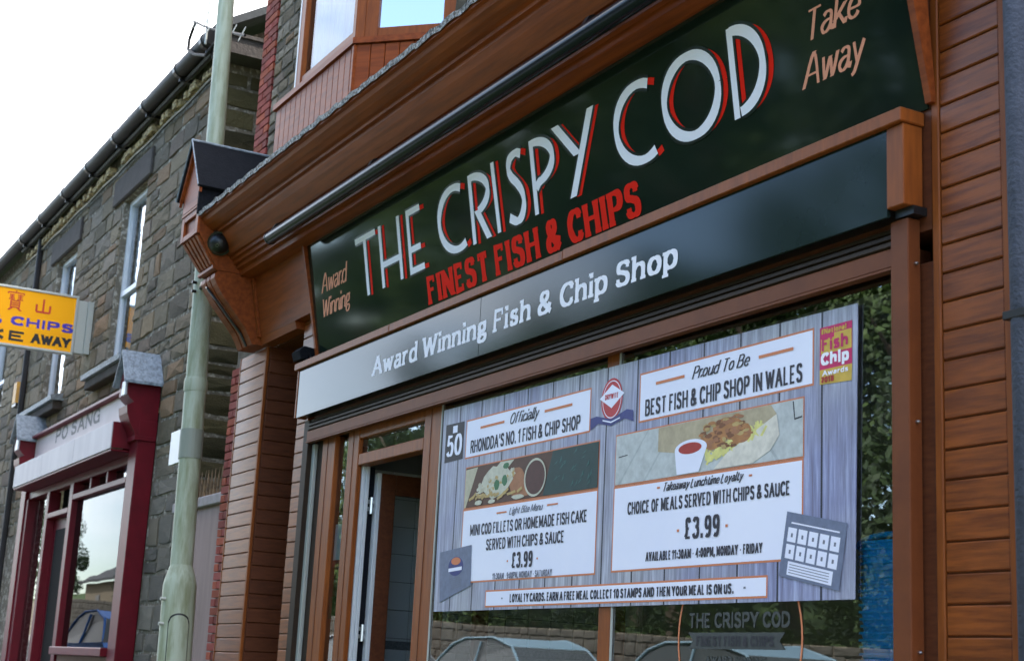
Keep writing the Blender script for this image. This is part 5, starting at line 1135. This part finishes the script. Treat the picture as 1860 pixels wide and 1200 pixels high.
def crown_mesh(name, seed, n_leaf, m_, rx, rz, cone=False, ls=.085):
    r_ = random.Random(seed); mb = MB(); lobes = []
    for i in range(26):
        a = r_.random() * 6.283; z = r_.random() ** .8; rr = (1 - z * .9 if cone else math.sin(math.pi * (.12 + .82 * z)) ** .7) * rx * r_.uniform(.35, .95)
        lobes.append((math.cos(a) * rr, math.sin(a) * rr, z * rz, r_.uniform(.22, .42) * rx * (1 - .5 * z if cone else 1)))
    for i in range(n_leaf):
        L_ = lobes[r_.randrange(26)]; d = Vector((r_.gauss(0, 1), r_.gauss(0, 1), r_.gauss(0, .8))).normalized() * L_[3] * r_.uniform(.55, 1.05)
        c = Vector(L_[:3]) + d; u_ = Vector((r_.gauss(0, 1), r_.gauss(0, 1), r_.gauss(0, 1))).normalized(); v_ = u_.orthogonal().normalized(); s_ = ls * r_.uniform(.6, 1.4)
        mb.face([c - u_ * s_, c + v_ * s_ * .6, c + u_ * s_, c - v_ * s_ * .6])
    me = bpy.data.meshes.new(name); me.from_pydata(mb.v, [], mb.f); me.materials.append(MATS[m_]); return me
CR = [crown_mesh('crown', 1, 13000, 'leaf', 3.0, 7.5), crown_mesh('crown', 2, 13000, 'leaf_dark', 2.8, 8.5, True), crown_mesh('crown', 3, 13000, 'leaf', 3.3, 7.0), crown_mesh('crown', 4, 12000, 'leaf_dark', 2.6, 7.5)]
def trunk(name, m_, parent, h, r_):
    mb = MB(); mb.tube([(0, 0, -.5), (.05, .03, h * .4), (-.05, .06, h * .8), (.05, 0, h)], [r_ * 1.3, r_, r_ * .7, r_ * .3], 8)
    for i in range(6):
        a = i * 1.3; z = h * (.35 + .09 * i); mb.tube([(0, 0, z), (math.cos(a) * 1.0, math.sin(a) * 1.0, z + .8), (math.cos(a) * 1.8, math.sin(a) * 1.8, z + 1.9)], [r_ * .45, r_ * .3, r_ * .1], 6)
    me = bpy.data.meshes.new('trunk'); me.from_pydata(mb.v, [], mb.f); me.materials.append(MATS['bark']); return me
TR = trunk('trunk', 'bark', None, 6.5, .22)
tdesc = [('leafy broad tree', 0), ('dark conical evergreen tree', 1), ('spreading leafy tree', 2), ('dark bushy evergreen tree', 3)]
k_ = 0; r_ = random.Random(9); TX = []
x = 9.
while x > -40: TX.append((x, r_.uniform(-15.5, -13.2), r_.uniform(.85, 1.12))); x -= r_.uniform(2.3, 3.4)
TX += [(-37, -22, 1.1), (-31, -21, 1.2), (-25, -20, 1.2), (-19, -21, 1.25), (-12, -20, 1.2), (-5, -20, 1.2), (2, -20, 1.2)]
while x > -64: TX.append((x, r_.uniform(-15, -13.2), r_.uniform(.52, .68))); x -= r_.uniform(2.0, 3.0)
TX += [(-88, -14.5, .75)]
for x, y, s_ in TX:
    d_, vi = tdesc[k_ % 4]; z0 = gz(x) + 1.2 + (-11.6 - y) * .2
    o = empty('tree', (x, y, z0)); tag(o, d_ + (', number %d from the right,' % (k_ + 1) if x > -70 else '') + (' alone far up the street' if x < -70 else ' on the bank across the street'), 'tree', 'trees on the bank across the street' if x > -70 else 'lone trees far up the street')
    inst('trunk', TR, o, (x, y, z0), (s_, s_, s_), (0, 0, r_.random() * 6)); inst('crown', CR[vi], o, (x, y, z0 + .5 * s_), (s_, s_, s_ * r_.uniform(.85, 1.1)), (0, 0, r_.random() * 6)); k_ += 1

ct = empty('cottage_row', (-66, -15, 2)); tag(ct, 'low row of slate roofed cottages far up the street, mirrored in the take away window', 'houses')
mb = MB(); z0 = gz(-66)
mb.box(-78, -50, -22, -14.2, z0 - 1, z0 + 2.9, 0); mb.build('wall', 'stone_low', ct)
mb = MB(); mb.prism([(-22.4, z0 + 2.9), (-18.1, z0 + 4.8), (-13.8, z0 + 2.9), (-13.8, z0 + 3.02), (-18.1, z0 + 4.95), (-22.4, z0 + 3.02)], -78.2, -49.8); mb.build('roof', 'slate', ct)
for i in range(7): bx('window', 'black', ct, -76 + i * 3.8, -74.9 + i * 3.8, -14.19, -14.15, z0 + 1.2, z0 + 2.3, 0)
for x in (-76, -63, -51): bx('chimney', 'brick_red', ct, x - .4, x + .4, -18.5, -17.7, z0 + 4.6, z0 + 5.9, .02)
up = empty('utility_pole', (-74, -11.9, 2.2)); tag(up, 'slim wooden utility pole far up the street beside the lone tree', 'pole')
mb = MB(); mb.tube([(-74, -11.9, 2), (-74, -11.9, 9.3)], [.14, .10], 8); mb.build('pole', 'bark', up)
mb = MB(); mb.tube([(-74, -11.9, 9.1), (-60, -10, 8.3), (-45, -8, 8.0), (-30, -6, 8.3)], .02, 5); mb.build('wire', 'black', up)

def car(name, label, x, y, z, s_, m_body, h=1.48, L_=4.2):
    o = empty(name, (x, y, z)); tag(o, label, 'car', 'cars parked in the street')
    hw = .86
    k = h / 1.48
    side = [(-2.1, .35), (-2.12, .62), (-1.98, .80), (-1.15, .93), (-.55, 1.36), (-.2, 1.45), (.75, 1.46), (1.35, 1.33), (1.85, .98), (2.08, .88), (2.12, .4), (1.75, .28), (-1.8, .28)]
    low = [(-2.1, .35), (-2.12, .62), (-1.98, .80), (-1.15, .93), (1.85, .96), (2.08, .88), (2.12, .4), (1.75, .28), (-1.8, .28)]
    up_ = [(-1.2, .92), (-.55, 1.36), (-.2, 1.45), (.75, 1.46), (1.35, 1.33), (1.88, .95)]
    q = L_ / 4.24
    def T(a, yy, zz): return (x + s_ * a * q, y + yy, z + zz * k)
    mb = MB(); n_ = len(low)
    v = [T(a, yy * (1 if b_ < .7 else .95), b_) for yy in (-hw, hw) for a, b_ in low]
    mb.add(v, [(i, (i + 1) % n_, n_ + (i + 1) % n_, n_ + i) for i in range(n_)] + [tuple(range(n_))[::-1], tuple(range(n_, 2 * n_))])
    v = [T(a, yy * (.94 if b_ < 1 else .76), b_) for yy in (-hw, hw) for a, b_ in up_]; n_ = len(up_)
    mb.add(v, [(2, 3, n_ + 3, n_ + 2), (1, 2, n_ + 2, n_ + 1), (3, 4, n_ + 4, n_ + 3)])
    body = mb.build('body', m_body, o); body.data.validate()
    mb = MB(); mb.add(v, [(0, 1, n_ + 1, n_), (4, 5, n_ + 5, n_ + 4), (0, 1, 2, 3, 4, 5), (n_ + 5, n_ + 4, n_ + 3, n_ + 2, n_ + 1, n_)]); mb.build('window_glass', 'car_glass', o)
    for yy in (-1, 1):
        mb = MB(); mb.tube([T(-1.12, yy * hw * .93, .96), T(-.50, yy * hw * .80, 1.36), T(-.18, yy * hw * .77, 1.45), T(.76, yy * hw * .77, 1.46), T(1.33, yy * hw * .80, 1.33), T(1.82, yy * hw * .93, .97)], .022, 6); mb.build('roof_rail', m_body, o)
    for a in (.35,):
        mb = MB()
        for yy in (-1, 1): mb.tube([T(a - .03, yy * hw * .945, .94), T(a + .03, yy * hw * .79, 1.40)], .022, 6)
        mb.build('pillar', m_body, o)
    for a in (-1.35, 1.3):
        for yy in (-1, 1):
            mb = MB(); mb.tube([T(a, yy * (hw - .18), .33 / k), T(a, yy * (hw + .01), .33 / k)], .33, 20); wq = mb.build('wheel', 'black_rough', o)
            mb = MB(); mb.tube([T(a, yy * (hw + .0), .33 / k), T(a, yy * (hw + .02), .33 / k)], .2, 12); mb.build('rim', 'steel', wq)
    for yy in (-1, 1):
        bx('headlight', 'white_pvc', o, *sorted((T(-2.08, 0, 0)[0], T(-1.92, 0, 0)[0])), y + yy * .62 - .16, y + yy * .62 + .16, z + .62 * k, z + .76 * k)
        bx('tail_light', 'red_letter', o, *sorted((T(2.10, 0, 0)[0], T(1.98, 0, 0)[0])), y + yy * .66 - .12, y + yy * .66 + .12, z + .68 * k, z + .86 * k)
mat('car_glass', (.05, .06, .065), .3, .3); mat('car_blue', (.03, .17, .55), .5, .2); mat('car_pale', (.13, .21, .27), .45, .3); mat('car_grey', (.12, .13, .14), .25, .5, coat=.8)
car('parked_car', 'bright blue car parked up the street, mirrored in the take away window', -27.5, -2.9, gz(-27.5) - .13, 1, 'car_blue', 1.6)
car('parked_car', 'tall pale blue car parked across the street, nearest to the shop window', -16.3, -8.1, gz(-16) - .13, 1, 'car_pale', 1.78, 4.8)
car('parked_car', 'second pale blue car across the street, parked behind the nearest one', -22.0, -8.1, gz(-22) - .13, 1, 'car_pale', 1.62, 4.5)
car('parked_car', 'grey car on the far side of the street, last in the row', -27.4, -8.2, gz(-27) - .13, -1, 'car_grey')

hedge = MB(); r_ = random.Random(77)
for i in range(22000):
    c = Vector((r_.uniform(-62, 8), r_.uniform(-12.6, -11.4), 0)); c.z = gz(c.x) + 1.3 + r_.random() * 1.5 * (.7 + .3 * math.sin(c.x * 1.7)); u_ = Vector((r_.gauss(0, 1), r_.gauss(0, 1), r_.gauss(0, 1))).normalized(); v_ = u_.orthogonal().normalized(); q = r_.uniform(.04, .10)
    hedge.face([c - u_ * q, c + v_ * q * .6, c + u_ * q, c - v_ * q * .6])
hd = hedge.build('hedge', 'leaf_dark'); tag(hd, 'dark ragged hedge along the stone wall across the street, mirrored in the glass', 'hedge')
